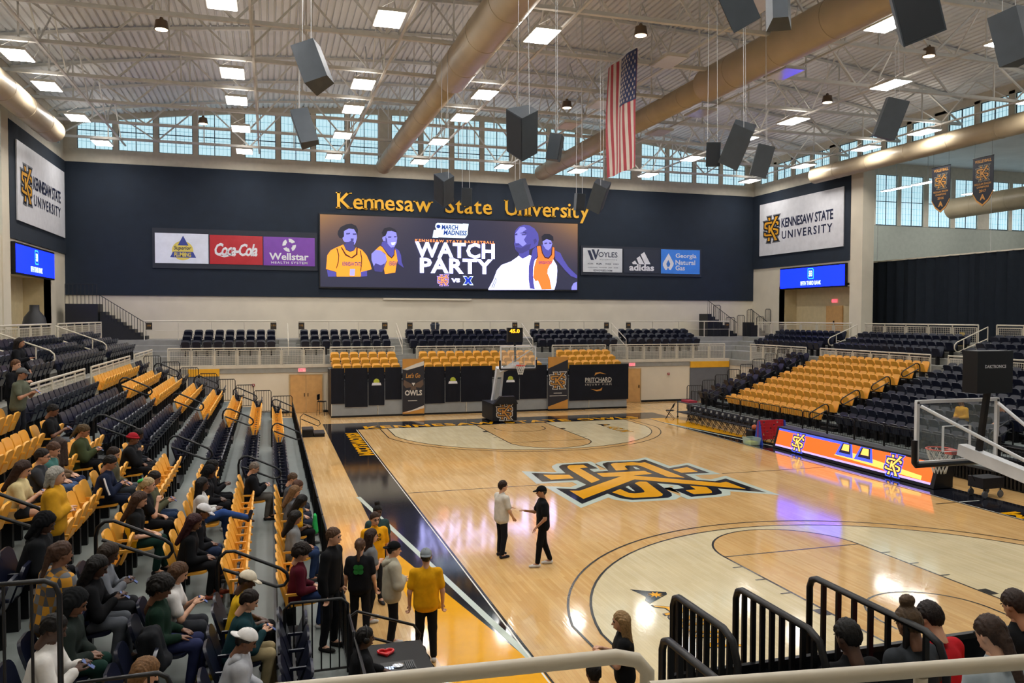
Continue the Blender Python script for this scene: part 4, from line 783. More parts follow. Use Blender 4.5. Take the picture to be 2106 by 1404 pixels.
# upper navy rows round the bowl
for r in range(3):
    z = RINGS[r+1][2]; dx = RINGS[r+1][0]+.55; dy = RINGS[r+1][1]+.55
    for bi, (a, b) in enumerate(((-16.4, -11.3), (-10.0, -4.75), (-3.7, 3.4), (4.4, 9.8), (10.6, 15.8))):
        n = int(round((b-a)/.56))
        for i in range(n): SLOTS['navy'].append((a+(b-a)*(i+.5)/n, dy, z, -math.pi/2, False, 'navy tip-up seat, %s from left, %s row, %s upper block of far end' % (od(i), ORD[r], ORD[bi])))
    for s in (-1, 1):
        for bi, (a, b) in enumerate(((14.2, 20.6), (5.6, 13.0), (-3.0, 4.4))):
            n = int(round((b-a)/.54))
            for i in range(n): SLOTS['navy'].append((s*dx, a+(b-a)*(i+.5)/n, z, 0 if s < 0 else math.pi, False, 'navy tip-up seat, %s from near end, %s row, %s upper %s block' % (od(i), ORD[r], ('far', 'middle', 'near')[bi], 'left' if s < 0 else 'right')))
# near end stand, seen from behind
NEARX = [(-6.35+.56*i) for i in range(3)]
for r in range(2):
    for i in range(9):
        x = -8.2+.56*i; z = 1.82+.28*r; y = -19.5-.8*r
        occ = any(abs(p[1][0]-x) < .3 and abs(p[1][2]-z) < .1 for p in NEAR)
        SLOTS['yellow'].append((x, y, z, math.pi/2, occ, 'yellow tip-up seat, %s from left, %s row of near stand below camera' % (od(i), ORD[r])))
def in_view(p, mx=1.12):
    d = Vector(p)-CAM; z = d.dot(fw)
    return z > .3 and abs(d.dot(rt)/z) < 1053/F_PX*mx and abs(d.dot(up)/z) < 702/F_PX*mx
for c in ('navy', 'yellow'):
    S = [q for q in SLOTS[c] if in_view((q[0], q[1], q[2]+.5))]
    S.sort(key=lambda q: (Vector(q[:3])-CAM).length); D = SEAT[c]
    for q in S[:300]:
        t = bpy.data.objects.new('%s_stadium_seat' % c, None); COL.objects.link(t); t.location = q[:3]; t.rotation_euler.z = q[3]; t.empty_display_size = .1
        tag(t, q[5], 'seat', '%s tip-up stadium seats' % c)
        bk = ob('backrest', D['back'], t); ob('seat_pan', D['open' if q[4] else 'fold'], t); ob('armrest', D['arm'], t); ob('stand', D['stand'], t)
        if (Vector(q[:3])-CAM).length < 15: ob('number_plate', D['plate'], bk)
    if len(S) > 300:
        vs, fs, mi = [], [], []; n0 = 0
        for q in S[300:]:
            M = Matrix.Translation(q[:3]) @ Matrix.Rotation(q[3], 4, 'Z')
            for kx in ('back', 'open' if q[4] else 'fold', 'arm', 'stand'):
                me = D[kx]; co = np.zeros(len(me.vertices)*3); me.vertices.foreach_get('co', co); co = co.reshape(-1, 3)
                R3 = np.array(M.to_3x3()); co = co @ R3.T+np.array(q[:3]); vs.append(co); fs += [tuple(i+n0 for i in p.vertices) for p in me.polygons]; mi += [1 if kx == 'stand' else 0]*len(me.polygons); n0 += len(co)
        me = bpy.data.meshes.new('stadium_seats'); me.from_pydata(np.vstack(vs).tolist(), [], fs); me.materials.append(YEL_S if c == 'yellow' else NAV_S); me.materials.append(BLACK); me.polygons.foreach_set('material_index', mi); me.shade_smooth(); me.set_sharp_from_angle(angle=math.radians(45)); me.update()
        o = ob('distant_seating_'+c, me); tag(o, 'farther rows of %s tip-up stadium seats around the hall' % c, 'seating', None, 'stuff')
# end stands carrying the yellow rows
def end_stand(label, yf, sgn, x0, x1, dz=0):
    t = thing('end_stand', label, 'bleachers', ((x0+x1)/2, yf, 0)); Y = lambda d: yf+sgn*d
    def b(xa, xb, d0, d1, za, zb): return MB().box(xa, xb, min(Y(d0), Y(d1)), max(Y(d0), Y(d1)), za, zb)
    for r in range(3): b(x0, x1, .05+.8*r, .05+.8*(r+1), 1.92+dz+.28*r, 1.98+dz+.28*r).build('deck', TREAD, t); b(x0, x1, .05+.8*r, .08+.8*r, 1.7+dz+.28*r, 1.93+dz+.28*r).build('riser', BLACK, t)
    n = 7
    for i in range(n):
        xa = x0+(x1-x0)*i/n; xb = x0+(x1-x0)*(i+1)/n-.02; b(xa, xb, -.04, 0.0, .1, 1.9).build('front_panel', GREYP, t); b(xa, xa+.03, -.05, -.04, .1, 1.9).build('panel_strip', TRIMW, t)
    b(x0, x1, -.03, .05, 0, .1).build('kick_rail', BLACK, t)
    b(x0, x0+.05, 0, 2.4, 0, 2.5).build('side_panel', BLACK, t); b(x1-.05, x1, 0, 2.4, 0, 2.5).build('side_panel', BLACK, t)
    return t
far_stand = end_stand('three row pulled-out stand with grey front panels behind the far basket', 19.25, 1, -8.55, 8.7)
end_stand('near stand with black front below the camera', -18.6, -1, -8.6, 8.6, -.16)
# people-free aisle stairs in the upper bowl and far stand gaps
for (x0, x1) in ((-4.7, -3.5), (3.6, 4.9)):
    t = thing('stand_stair', 'grey stair between seat blocks of the far stand, %s of the basket' % ('left' if x0 < 0 else 'right'), 'stairs', ((x0+x1)/2, 21, 1.9))
    for i in range(4): MB().box(x0+.1, x1-.1, 20.1+.4*i, 20.5+.4*i, 2.2, 2.3+.2*i).build('step', GREYP, t)
# ------------------------------------------------------------------ cream rails with wire infill round the bowl
def rail_run(name, label, a, b, z0, z1, mod=1.25, infill=True, group='cream rails'):
    a, b = Vector(a), Vector(b); L = (b-a).length; n = max(1, round(L/mod)); d = (b-a)/n
    t = thing(name, label, 'railing', (*((a+b)/2).to_2d(), z0), group); P = lambda i, z: (a.x+d.x*i, a.y+d.y*i, z)
    MB().tube([P(0, z1), P(n, z1)], .036, 8).build('top_rail', RAILW, t, True)
    for i in range(n+1): MB().tube([P(i, z0), P(i, z1)], .03, 6).build('post', RAILW, t, True)
    if infill:
        for i in range(n):
            m = MB(); e0, e1 = i+.06, i+.94; lo, hi = z0+.08, z1-.12
            for q in (lo, hi): m.bar(P(e0, q), P(e1, q), .04)
            for q in (e0, e1): m.bar(P(q, lo), P(q, hi), .04)
            for k in range(1, 12): q = e0+(e1-e0)*k/12; m.bar(P(q, lo), P(q, hi), .012)
            for k in range(1, 8): q = lo+(hi-lo)*k/8; m.bar(P(e0, q), P(e1, q), .012)
            m.build('mesh_panel', RAILW, t)
    else:
        MB().tube([P(0, (z0+z1)/2), P(n, (z0+z1)/2)], .018, 6).build('mid_rail', RAILW, t, True)
    return t
for i, (a, b) in enumerate(((-16.9, -8.7), (-8.4, -4.75), (-3.45, 3.5), (4.95, 8.5), (8.8, 17.0))):
    rail_run('lower_rail', 'cream rail with wire panels along the far balcony, %s run from left' % ORD[i], (a, 21.97, 0), (b, 21.97, 0), 2.65, 3.67)
for i, (a, b) in enumerate(((-18.45, -11.3), (-10.0, -4.75), (-3.5, 3.6), (4.8, 10.0), (11.3, 19.2))):
    rail_run('concourse_rail', 'cream concourse rail behind the navy seats, %s run from left' % ORD[i], (a, 24.98, 0), (b, 24.98, 0), 4.05, 5.13, 1.8, False)
for s in (-1, 1):
    sd = 'left' if s < 0 else 'right'
    for i, (a, b) in enumerate(((14.1, 19.6), (5.2, 12.9), (-2.5, 4.2))):
        rail_run('bowl_rail', 'cream panel rail at the back of the %s bleacher, %s run from the far end' % (sd, ORD[i]), (s*17.37, a, 0), (s*17.37, b, 0), 2.65, 3.72)
    for i, (a, b) in enumerate(((14.0, 23.2), (5.4, 12.9), (-2.5, 4.4))):
        rail_run('concourse_rail', 'cream concourse rail above the %s seats, %s run from the far end' % (sd, ORD[i]), (s*20.33, a, 0), (s*20.33, b, 0), 4.05, 5.08, 1.45, True)
    for i, y in enumerate((13.5, 4.85)):
        t = thing('stair_handrail', 'looped cream handrail on the %s upper aisle, %s one' % (sd, ('farther', 'nearer')[i]), 'handrail', (s*19.3, y, 3.5), 'looped cream handrails')
        P = lambda x, z: (s*x, y, z)
        MB().tube([P(20.3, 5.0), P(18.5, 4.3), P(18.38, 4.18), P(18.36, 4.02), P(18.46, 3.88), P(18.6, 3.86), P(20.3, 4.45)], .026, 8).build('loop', RAILW, t, True)
        MB().tube([P(18.9, 3.2), P(18.9, 4.42)], .022, 7).build('post', RAILW, t, True); MB().tube([P(20.3, 4.05), P(20.3, 5.0)], .022, 7).build('post', RAILW, t, True)
for i, x in enumerate((-10.65, -4.2, 3.9, 10.2)):
    t = thing('stair_handrail', 'straight sloping cream handrail on the far upper stairs, %s from left' % ORD[i], 'handrail', (x, 23.5, 3.2), 'sloping cream handrails')
    MB().tube([(x, 24.9, 5.0), (x, 22.6, 4.0)], .024, 7).build('rail', RAILW, t, True); MB().tube([(x, 24.9, 4.55), (x, 22.6, 3.55)], .02, 7).build('rail', RAILW, t, True)
    for y, z in ((24.9, 5.0), (22.6, 4.0)): MB().tube([(x, y, z-1.0), (x, y, z)], .022, 7).build('post', RAILW, t, True)
    t = thing('upper_stair', 'grey concrete steps between the navy seat blocks, %s from left' % ORD[i], 'stairs', (x, 23.5, 2.65), 'upper stairs')
    for k in range(7): MB().box(x-.5, x+.45, 22.1+.4*k, 22.5+.4*k, 2.66, 2.66+.2*(k+1)).build('step', CONC, t)
prep([TX('%d' % n, .03) for n in range(110, 120)])
for i, x in enumerate((-18.2, -11.45, -9.85, -4.9, -3.35, 3.45, 4.95, 9.85, 11.45, 19.0)):
    t = thing('section_sign', 'small dark section plate with gold number on the concourse rail, %s from left' % ORD[i], 'sign', (x, 24.93, 4.65), 'section plates')
    MB().box(x-.17, x+.17, 24.92, 24.95, 4.65, 5.05).build('plate', mat('plate_dark', '231c14', .5), t); text('number', TX('%d' % (110+i), .03), mat('plate_gold', 'b9852d', .4), (x, 24.915, 4.88), (1, 0, 0), (0, 0, 1), .2, .1, t)
# ------------------------------------------------------------------ covers and banners on the far stand
COVER = mat('black_vinyl_cover', '10131d', .55, spec=.2, var=.15, scale=2)
for i, (x0, x1, zb) in enumerate(((-8.55, -7.85, .75), (-7.83, -6.62, .55), (-6.58, -5.72, .62), (-5.68, -4.78, .9), (-3.5, -2.38, .62), (-2.34, -1.5, .68), (-1.46, .35, .66), (.9, 1.95, .68), (2.0, 3.62, .72))):
    t = thing('stand_cover', 'black padded cover hung on the far stand, %s from left' % ORD[i], 'cover', ((x0+x1)/2, 19.17, zb), 'black stand covers')
    m = MB(); n = 8; v = []
    for k in range(n+1):
        x = x0+(x1-x0)*k/n; d = .012*math.sin(k*2.1+i); v += [(x, 19.17+d, zb), (x, 19.17+d, 2.66), (x, 19.2, zb), (x, 19.2, 2.66)]
    f = []
    for k in range(n): q = 4*k; f += [(q, q+4, q+5, q+1), (q+2, q+3, q+7, q+6), (q+1, q+5, q+7, q+3), (q, q+2, q+6, q+4)]
    m.add(v, f+[(0, 1, 3, 2), (4*n, 4*n+2, 4*n+3, 4*n+1)]).build('vinyl', COVER, t, True)
    if i in (2, 5, 7):
        cx = (x0+x1)/2; c = (cx, 19.145, 1.9)
        MB().poly([(.16*math.cos(a*.3), .16*math.sin(a*.3)) for a in range(21)], c, (1, 0, 0), (0, 0, 1)).build('badge_disc', mat('badge_green', 'a8b23a', .4), t); MB().poly([(-.26, -.16), (.26, -.16), (.22, -.02), (-.22, -.02)], (cx, 19.14, 1.86), (1, 0, 0), (0, 0, 1)).build('badge_ribbon', WHT, t)
prep([TX("Let's Go", .02, .25), TX('OWLS', .035), TX('PRITCHARD', .012), TX('INJURY FIRM', 0, 0, 1.5), TX('VOYLES', .02), TX('EdVoyles.com', .01), TX('DAKTRONICS', .03), TX('45.0', .03), TX('VOLLEYBALL', .03), TX('REGULAR SEASON', .02), TX('CHAMPIONS', .02), TX('2016', .03), TX('2017', .03), TX('A', .05), TX('KENNESAW STATE', .01, 0, 1.1), TX('GOLD', .03), TX('RUSH', .03)])
BGOLD = mat('banner_gold', 'b98236', .5); BWHT = mat('banner_offwhite', 'c9c4bb', .5); BDK = mat('banner_dark', '191a24', .5)
def banner(label, x0, x1):
    t = thing('pull_up_banner', label, 'banner', ((x0+x1)/2, 19.0, 0)); MB().box(x0, x1, 19.06, 19.09, .08, 3.12).build('sheet', BDK, t); MB().box(x0, x1, 18.98, 19.14, 0, .08).build('base', BLACK, t)
    return t
t = banner('tall dark banner with gold corners reading Lets Go Owls', -4.75, -3.55)
F_ = (1, 0, 0); G_ = (0, 0, 1)
MB().poly([(-4.75, 3.12), (-3.55, 3.12), (-3.6, 2.95), (-4.0, 2.85), (-4.75, 2.55)], (0, 19.055, 0), F_, G_).build('gold_corner', BGOLD, t); MB().poly([(-4.75, 2.55), (-4.0, 2.85), (-3.57, 2.98), (-3.57, 2.75), (-4.5, 2.5)], (0, 19.05, 0), F_, G_).build('brush_stroke', BWHT, t)
MB().poly([(-4.75, .1), (-3.55, .1), (-3.55, .5), (-4.0, .35), (-4.75, .2)], (0, 19.055, 0), F_, G_).build('gold_corner', BGOLD, t); MB().poly([(-4.75, .15), (-4.1, .35), (-3.57, .55), (-3.57, .4), (-4.2, .25)], (0, 19.05, 0), F_, G_).build('brush_stroke', BWHT, t)
text('lettering', TX("Let's Go", .02, .25), BGOLD, (-4.17, 19.05, 2.2), F_, G_, .8, .26, t); text('lettering', TX('OWLS', .035), BWHT, (-4.15, 19.05, 1.25), F_, G_, .95, .3, t)
for sx in (-1, 1): MB().poly([(sx*.06, 0), (sx*.52, .25), (sx*.56, -.02), (sx*.4, -.2), (sx*.12, -.16)], (-4.15, 19.05, 1.72), F_, G_).build('owl_wing', mat('owl_brown', '5d4a3c', .5), t)
MB().poly([(-.1, .08), (.1, .08), (0, -.1)], (-4.15, 19.045, 1.72), F_, G_).build('owl_beak', BWHT, t); MB().poly([(-.18, -.3), (.18, -.3), (.1, -.1), (-.1, -.1)], (-4.15, 19.048, 1.72), F_, G_).build('owl_claws', mat('owl_brown', '5d4a3c', .5), t)
MB().box(-4.45, -3.95, 19.045, 19.05, .8, .84).build('small_print', BWHT, t)
t = banner('tall dark banner with gold stripes and monogram', 3.66, 4.88)
MB().poly([(3.66, 3.12), (4.88, 3.12), (4.88, 2.95), (3.66, 2.45)], (0, 19.055, 0), F_, G_).build('gold_corner', BGOLD, t); MB().poly([(3.66, .1), (4.88, .1), (4.88, .65), (3.66, .25)], (0, 19.055, 0), F_, G_).build('gold_corner', BGOLD, t)
monogram(t, (4.27, 19.054, 1.75), F_, G_, .95, BGOLD, BDK, BWHT, .003); MB().box(4.0, 4.5, 19.045, 19.05, 1.0, 1.04).build('small_print', BWHT, t); MB().box(3.75, 4.8, 19.045, 19.05, .85, .88).build('small_print', BWHT, t)
t = thing('sponsor_drape', 'wide black drape reading Pritchard Injury Firm on the far stand', 'cover', (6.85, 19.16, .6)); MB().box(5.0, 8.75, 19.13, 19.18, .55, 2.64).build('vinyl', COVER, t)
text('lettering', TX('PRITCHARD', .012), BWHT, (6.82, 19.12, 1.73), F_, G_, 1.68, .28, t); text('lettering', TX('INJURY FIRM', 0, 0, 1.5), BWHT, (6.82, 19.12, 1.44), F_, G_, 1.65, .13, t); MB().box(6.0, 7.65, 19.115, 19.12, 1.56, 1.575).build('rule', BWHT, t)
for sg, cz in ((1, 2.05), (-1, 1.2)): MB().poly([(sg*-.25, sg*-.08), (sg*-.2, sg*.1), (sg*.1, sg*.14), (sg*.5, 0), (sg*.1, sg*.06), (sg*-.1, sg*.02)], (6.82, 19.12, cz), F_, G_).build('swoosh', BGOLD, t)
# ------------------------------------------------------------------ basketball goals
ORIM = mat('orange_rim', 'c8341f', .4); GLASSB = mat('backboard_glass', 'c8d8dc', .03, spec=.5, alpha=.12, var=0); WST = mat('white_steel', 'c5c8cc', .35); PAD = mat('black_pad', '101219', .5, spec=.3); NET = mat('white_net', 'cfd0cc', .7)
def goal(label, s, clock):
    W = lambda x, y, z: (s*x, s*(14.325+y), z)
    def wb(x0, x1, y0, y1, z0, z1): a, b = W(x0, y0, z0), W(x1, y1, z1); return MB().box(min(a[0], b[0]), max(a[0], b[0]), min(a[1], b[1]), max(a[1], b[1]), z0, z1)
    t = thing('basketball_goal', label, 'basketball hoop', W(0, 1.5, 0))
    yb = -1.22
    bs = wb(-.75, .55, .75, 2.9, .06, .95).build('base_unit', PAD, t)
    MB().poly([(-.75, .95), (.55, .95), (.35, 1.35), (-.4, 1.35)], W(0, .78, 0), (s, 0, 0), (0, 0, 1), depth=.25*1).build('front_pad', PAD, t)
    monogram(t, W(-.1, .735, .52), (s, 0, 0), (0, 0, 1), .82, BGOLD, BDK, BWHT, .003); text('lettering', TX('VOYLES', .02), BGOLD, W(-.05, .735, 1.1), (s, 0, 0), (0, 0, 1), .5, .12, t); text('lettering', TX('EdVoyles.com', .01), BWHT, W(-.05, .735, .99), (s, 0, 0), (0, 0, 1), .48, .06, t)
    for x in (-.35, .2):
        for y in (.95, 2.6): MB().lathe([(.05, -.03), (.06, 0), (.05, .03)], W(x, y, .055), 10, (1, 0, 0)).build('wheel', BLACK, bs)
    MB().bar(W(-.28, 2.55, .9), W(-.2, 1.9, 2.6), .1, .2).build('lower_arm', WST, t); MB().bar(W(.15, 2.55, .9), W(.12, 1.9, 2.6), .1, .14).build('lower_arm', WST, t)
    MB().bar(W(0, 2.0, 2.55), W(0, yb+.1, 3.12), .18, .2).build('boom', WST, t); MB().bar(W(-.05, 2.05, 2.3), W(-.05, 1.85, 2.75), .4, .3).build('elbow_box', WST, t)
    for x in (-.86, .86): MB().tube([W(x, yb+.06, 3.9), W(x*.12, 1.55, 2.75)], .03, 8).build('brace', WST, t, True)
    g = wb(-.86, .86, yb-.012, yb+.012, 2.95, 3.92).build('glass', GLASSB, t)
    fr = MB()
    for a, b in (((-.915, 2.9), (.915, 2.9)), ((-.915, 3.97), (.915, 3.97)), ((-.89, 2.9), (-.89, 3.97)), ((.89, 2.9), (.89, 3.97))): fr.bar(W(a[0], yb, a[1]), W(b[0], yb, b[1]), .06, .06)
    fr.build('frame', WST, t)
    sq = MB()
    for a, b in (((-.3, 3.07), (.3, 3.07)), ((-.3, 3.52), (.3, 3.52)), ((-.3, 3.07), (-.3, 3.52)), ((.3, 3.07), (.3, 3.52))): sq.bar(W(a[0], yb-.016, a[1]), W(b[0], yb-.016, b[1]), .05, .008)
    sq.build('target_square', WST, t)
    pd = MB(); pd.tube([W(-.93, yb, 3.3), W(-.93, yb, 2.9), W(-.9, yb, 2.86), W(.9, yb, 2.86), W(.93, yb, 2.9), W(.93, yb, 3.3)], .05, 8); pd.build('edge_padding', PAD, t, True)
    yr = yb-.38; rim = MB(); rim.tube([W(.229*math.cos(a*math.pi/14), yr+.229*math.sin(a*math.pi/14), 3.05) for a in range(28)], .012, 6, closed=True); ri = rim.build('rim', ORIM, t, True); wb(-.1, .1, yb-.17, yb-.015, 3.0, 3.08).build('rim_bracket', ORIM, t)
    nt_ = MB()
    for k in range(12):
        a0 = k*math.pi/6
        for d in (1, -1):
            pts = []
            for i in range(5): r = .225-.025*i-(.03 if i > 1 else 0)*(.6); a = a0+d*i*math.pi/12; pts.append(W(r*math.cos(a), yr+r*math.sin(a), 3.05-.11*i))
            nt_.tube(pts, .007, 4, cap=False)
    nt_.build('net', NET, t)
    c = wb(-.38, .38, yb+.45, yb+.75, 4.17, 4.88).build('shot_clock', BLACK, t)
    MB().bar(W(0, yb+.6, 4.17), W(0, yb+.45, 3.1), .08).build('clock_mast', BLACK, t)
    text('clock_digits', TX('45.0', .03), led('led_amber', 'ff9a1a', 4), W(-.05, yb+.44, 4.72), (s, 0, 0), (0, 0, 1), .52, .2, t); text('clock_lettering', TX('DAKTRONICS', .03), WHT, W(0, yb+.757, 4.62), (-s, 0, 0), (0, 0, 1), .45, .055, t)
goal('portable basketball goal at the far end with black padded base', 1, True); goal('portable basketball goal at the near end seen from behind', -1, False)
# ------------------------------------------------------------------ courtside LED table, benches and floor things on the right
t = thing('scorer_table', 'courtside LED scorer table glowing orange with monograms', 'table', (8.7, 0, 0))
MB().add([(8.38, -4.15, .02), (8.38, 4.3, .02), (8.62, 4.3, .88), (8.62, -4.15, .88), (9.15, -4.15, .02), (9.15, 4.3, .02), (9.15, 4.3, .88), (9.15, -4.15, .88)], [(0, 3, 2, 1), (4, 5, 6, 7), (3, 7, 6, 2), (0, 4, 7, 3), (1, 2, 6, 5)]).build('cabinet', BLACK, t)
tu = Vector((.24, 0, .86)).normalized(); nrm = Vector((-.86, 0, .24)).normalized(); LB = lambda y, h, d=.006: Vector((8.38, y, .02))+tu*h+nrm*d
OR_M = led('led_court_orange', 'f4621c', 1.7); OR_Y = led('led_court_yellow', 'ffb050', 2.2); LBL = led('led_court_blue', '4a5af0', 1.6); LVI = led('led_court_violet', 'b9a0ff', 1.8); LDK = led('led_court_dark', '241a3a', .8)
def lpoly(pts, mm, d): return MB().poly(pts, LB(0, 0, d), (0, -1, 0), tu).build('display_field', mm, t)
lpoly([(-4.15, .16), (4.0, .16), (4.0, .82), (-4.15, .82)], OR_M, .006); lpoly([(-4.15, .76), (0, .74), (0, .84), (-4.15, .84)], LBL, .009); lpoly([(-4.15, .1), (4.0, .1), (4.0, .17), (-4.15, .17)], LVI, .009)
lpoly([(-.6, .3), (3.6, .18), (3.6, .32), (1.0, .5), (-.2, .55)], OR_Y, .01)
for y0 in (-.55, .45): lpoly([(y0, .33), (y0+.95, .33), (y0+.75, .82), (y0+.2, .82)], LBL, .012); lpoly([(y0+.17, .44), (y0+.78, .44), (y0+.68, .8), (y0+.27, .8)], LDK, .015); lpoly([(y0+.28, .54), (y0+.68, .54), (y0+.62, .78), (y0+.33, .78)], OR_Y, .018)
for y in (2.75, -2.35): monogram(t, LB(y, .44, .02), (0, -1, 0), tu, .74, OR_Y, LDK, LBL, .004)
def fold_chair(name, label, loc, rz, group=None):
    t = thing(name, label, 'chair', loc, group, world=False, rz=rz)
    for y in (-.2, .2):
        MB().tube([(.24, y, .0), (-.2, y, .82)], .014, 6).build('leg', BLACK, t, True); MB().tube([(-.22, y*.9, 0), (.2, y*.9, .46)], .014, 6).build('leg', BLACK, t, True)
    MB().box(-.18, .22, -.2, .2, .44, .475).build('seat', PAD, t); MB().add([(-.12, -.2, .6), (-.12, .2, .6), (-.2, .2, .84), (-.2, -.2, .84), (-.15, -.2, .6), (-.15, .2, .6), (-.23, .2, .84), (-.23, -.2, .84)], [(0, 1, 2, 3), (7, 6, 5, 4), (3, 2, 6, 7), (0, 4, 5, 1), (0, 3, 7, 4), (1, 5, 6, 2)]).build('backrest', PAD, t)
    MB().add([(-.135, -.08, .68), (-.135, .08, .68), (-.165, .08, .79), (-.165, -.08, .79)], [(0, 1, 2, 3)]).build('emblem', mat('chair_emblem', '8a8a80', .5), t)
    return t
ch = None
for i in range(14):
    lab = 'black padded folding chair on the right team bench, %s from the far end' % ORD[i]; loc = (9.15, 12.3-.53*i, 0)
    if ch is None: ch = fold_chair('folding_chair', lab, loc, math.pi, 'team bench chairs')
    else: copy_tree(ch, loc, None, lab)
fold_chair('folding_chair', 'single black folding chair left of the team bench near the far corner', (8.75, 13.9, 0), math.pi*.8)
t = thing('bar_stool', 'tall black stool beside the double maple doors', 'stool', (-8.95, 20.6, 0), world=False, rz=-.4)
for x in (-.18, .18):
    for y in (-.18, .18): MB().tube([(x*1.2, y*1.2, 0), (x, y, .74)], .013, 6).build('leg', BLACK, t, True)
MB().box(-.2, .2, -.2, .2, .74, .78).build('seat', PAD, t); MB().box(-.22, -.18, -.18, .18, .85, 1.15).build('backrest', PAD, t); MB().tube([(-.2, -.2, .28), (.2, -.2, .28), (.2, .2, .28), (-.2, .2, .28)], .01, 5, closed=True).build('foot_ring', BLACK, t); MB().box(-.205, -.19, -.03, .03, .76, .9).build('back_stem', BLACK, t)
t = thing('giant_game', 'giant four in a row game with red grid and blue legs', 'game', (8.95, 5.2, 0)); RED = mat('game_red', 'b3202c', .4); BLU = mat('game_blue', '2342a8', .4)
for x in (8.25, 9.5): MB().poly([(-.3, 0), (.3, 0), (.06, 1.0), (-.06, 1.0)], (x+.03, 5.2, 0), (0, 1, 0), (0, 0, 1), depth=.06).build('leg', BLU, t)
m = MB()
for i in range(8): x = 8.31+1.17*i/7; m.bar((x, 5.2, .22), (x, 5.2, 1.0), .05, .08)
for j in range(7): z = .22+.78*j/6; m.bar((8.3, 5.2, z), (9.5, 5.2, z), .06, .05)
m.build('grid', RED, t)
for i in range(7):
    for j in range(6):
        if (i*5+j*3) % 4: MB().lathe([(.062, -.012), (.062, .012)], (8.395+1.17*i/7, 5.2, .285+.78*j/6), 8, (0, 1, 0)).build('disc', RED, t)
t = thing('storage_tub', 'clear plastic tub holding yellow cloths beside the giant game', 'tub', (8.0, 5.25, 0)); TUB = mat('clear_tub', 'b8d0c8', .15, alpha=.45, var=0)
m = MB(); m.add([(7.78, 4.98, .01), (8.22, 4.98, .01), (8.22, 5.52, .01), (7.78, 5.52, .01), (7.74, 4.94, .3), (8.26, 4.94, .3), (8.26, 5.56, .3), (7.74, 5.56, .3)], [(3, 2, 1, 0), (0, 1, 5, 4), (1, 2, 6, 5), (2, 3, 7, 6), (3, 0, 4, 7)]); m.build('shell', TUB, t); MB().tube([(7.74, 4.94, .3), (8.26, 4.94, .3), (8.26, 5.56, .3), (7.74, 5.56, .3)], .015, 5, closed=True).build('rim', TUB, t); MB().box(7.82, 8.18, 5.02, 5.48, .02, .14).build('cloths', mat('lime_cloth', 'b6c24a', .8), t)
t = thing('basketball', 'orange basketball resting on the black box beside the giant game', 'ball', (8.6, 5.95, .5), world=False); m = MB(); m.lathe([(.12*math.sin(math.pi*i/10)+.0005, -.12*math.cos(math.pi*i/10)+.12) for i in range(11)], (0, 0, 0), 16); m.build('cover', mat('ball_orange', 'b5592a', .6, bump=.2), t, True); MB().tube([(.121*math.cos(a*.35), .121*math.sin(a*.35), .12) for a in range(18)], .003, 4, closed=True).build('seam', BLACK, t)
t = thing('ball_box', 'black equipment box under the basketball', 'box', (8.6, 5.95, 0)); MB().box(8.35, 8.85, 5.7, 6.2, 0, .46).build('body', BLACK, t); MB().box(8.33, 8.87, 5.68, 6.22, .46, .5).build('lid', PAD, t)
t = thing('utility_cart', 'grey two shelf cart with red top items beyond the bench', 'cart', (9.7, 13.6, 0)); GC = mat('cart_grey', '4a4d52', .5)
for z in (.3, .85): MB().box(9.35, 10.05, 12.9, 14.3, z, z+.05).build('shelf', GC, t)
for x in (9.38, 10.02):
    for y in (12.95, 14.25): MB().box(x-.02, x+.02, y-.02, y+.02, .12, .85).build('post', GC, t); MB().lathe([(.05, -.02), (.06, 0), (.05, .02)], (x, y, .06), 10, (0, 1, 0)).build('caster', BLACK, t)
MB().box(9.45, 9.95, 13.2, 14.0, .9, 1.0).build('towels', mat('towel_red', '9a2434', .8), t)
t = thing('wagon', 'black folding wagon with large wheels behind the near scorer table end', 'wagon', (9.15, -5.35, 0)); MB().box(8.75, 9.55, -5.65, -5.1, .3, .62).build('basket', PAD, t)
for x in (8.85, 9.45):
    for y in (-5.62, -5.12): MB().lathe([(.1, -.025), (.12, 0), (.1, .025)], (x, y, .12), 12, (0, 1, 0)).build('wheel', GC, t, True); MB().bar((x, y, .12), (x, y, .32), .03).build('leg', BLACK, t)
MB().tube([(8.75, -5.35, .5), (8.45, -5.35, .95)], .012, 6).build('handle', BLACK, t)
# floor step units by the left bleacher
for i, (y, lab) in enumerate(((13.0, 'black two step stair unit at the far end of the left bleacher'), (-13.0, 'grey step platform with railing at the near end of the left bleacher'))):
    t = thing('step_unit', lab, 'steps', (-9.95, y, 0))
    for k, (xa, xb, h) in enumerate(((-10.55, -10.15, .37), (-10.15, -9.75, .19))) if i else enumerate(((-10.3, -9.8, .36), (-9.8, -9.3, .18))): MB().box(xa, xb, y-.5, y+.5, h-.05, h).build('tread', GREYP if i else mat('dark_tread', '2a2b2e', .5), t); MB().box(xa+.02, xb-.02, y-.48, y+.48, 0, h-.05).build('support', BLACK, t)
    if i == 0: MB().tube([(-10.35, y+.55, 0), (-10.35, y+.55, .8), (-10.2, y+.55, .95), (-9.5, y+.55, .6), (-9.45, y+.55, .45), (-9.55, y+.55, .35), (-10.3, y+.55, .7)], .02, 7).build('handrail', BLACK, t, True)
    else:
        MB().tube([(-10.6, y+.6, .0), (-10.6, y+.6, .95), (-10.45, y+.6, 1.05), (-9.6, y+.6, .75), (-9.5, y+.6, .6), (-9.55, y+.6, .45), (-9.7, y+.6, .42), (-10.55, y+.6, .75)], .022, 7).build('handrail', BLACK, t, True)
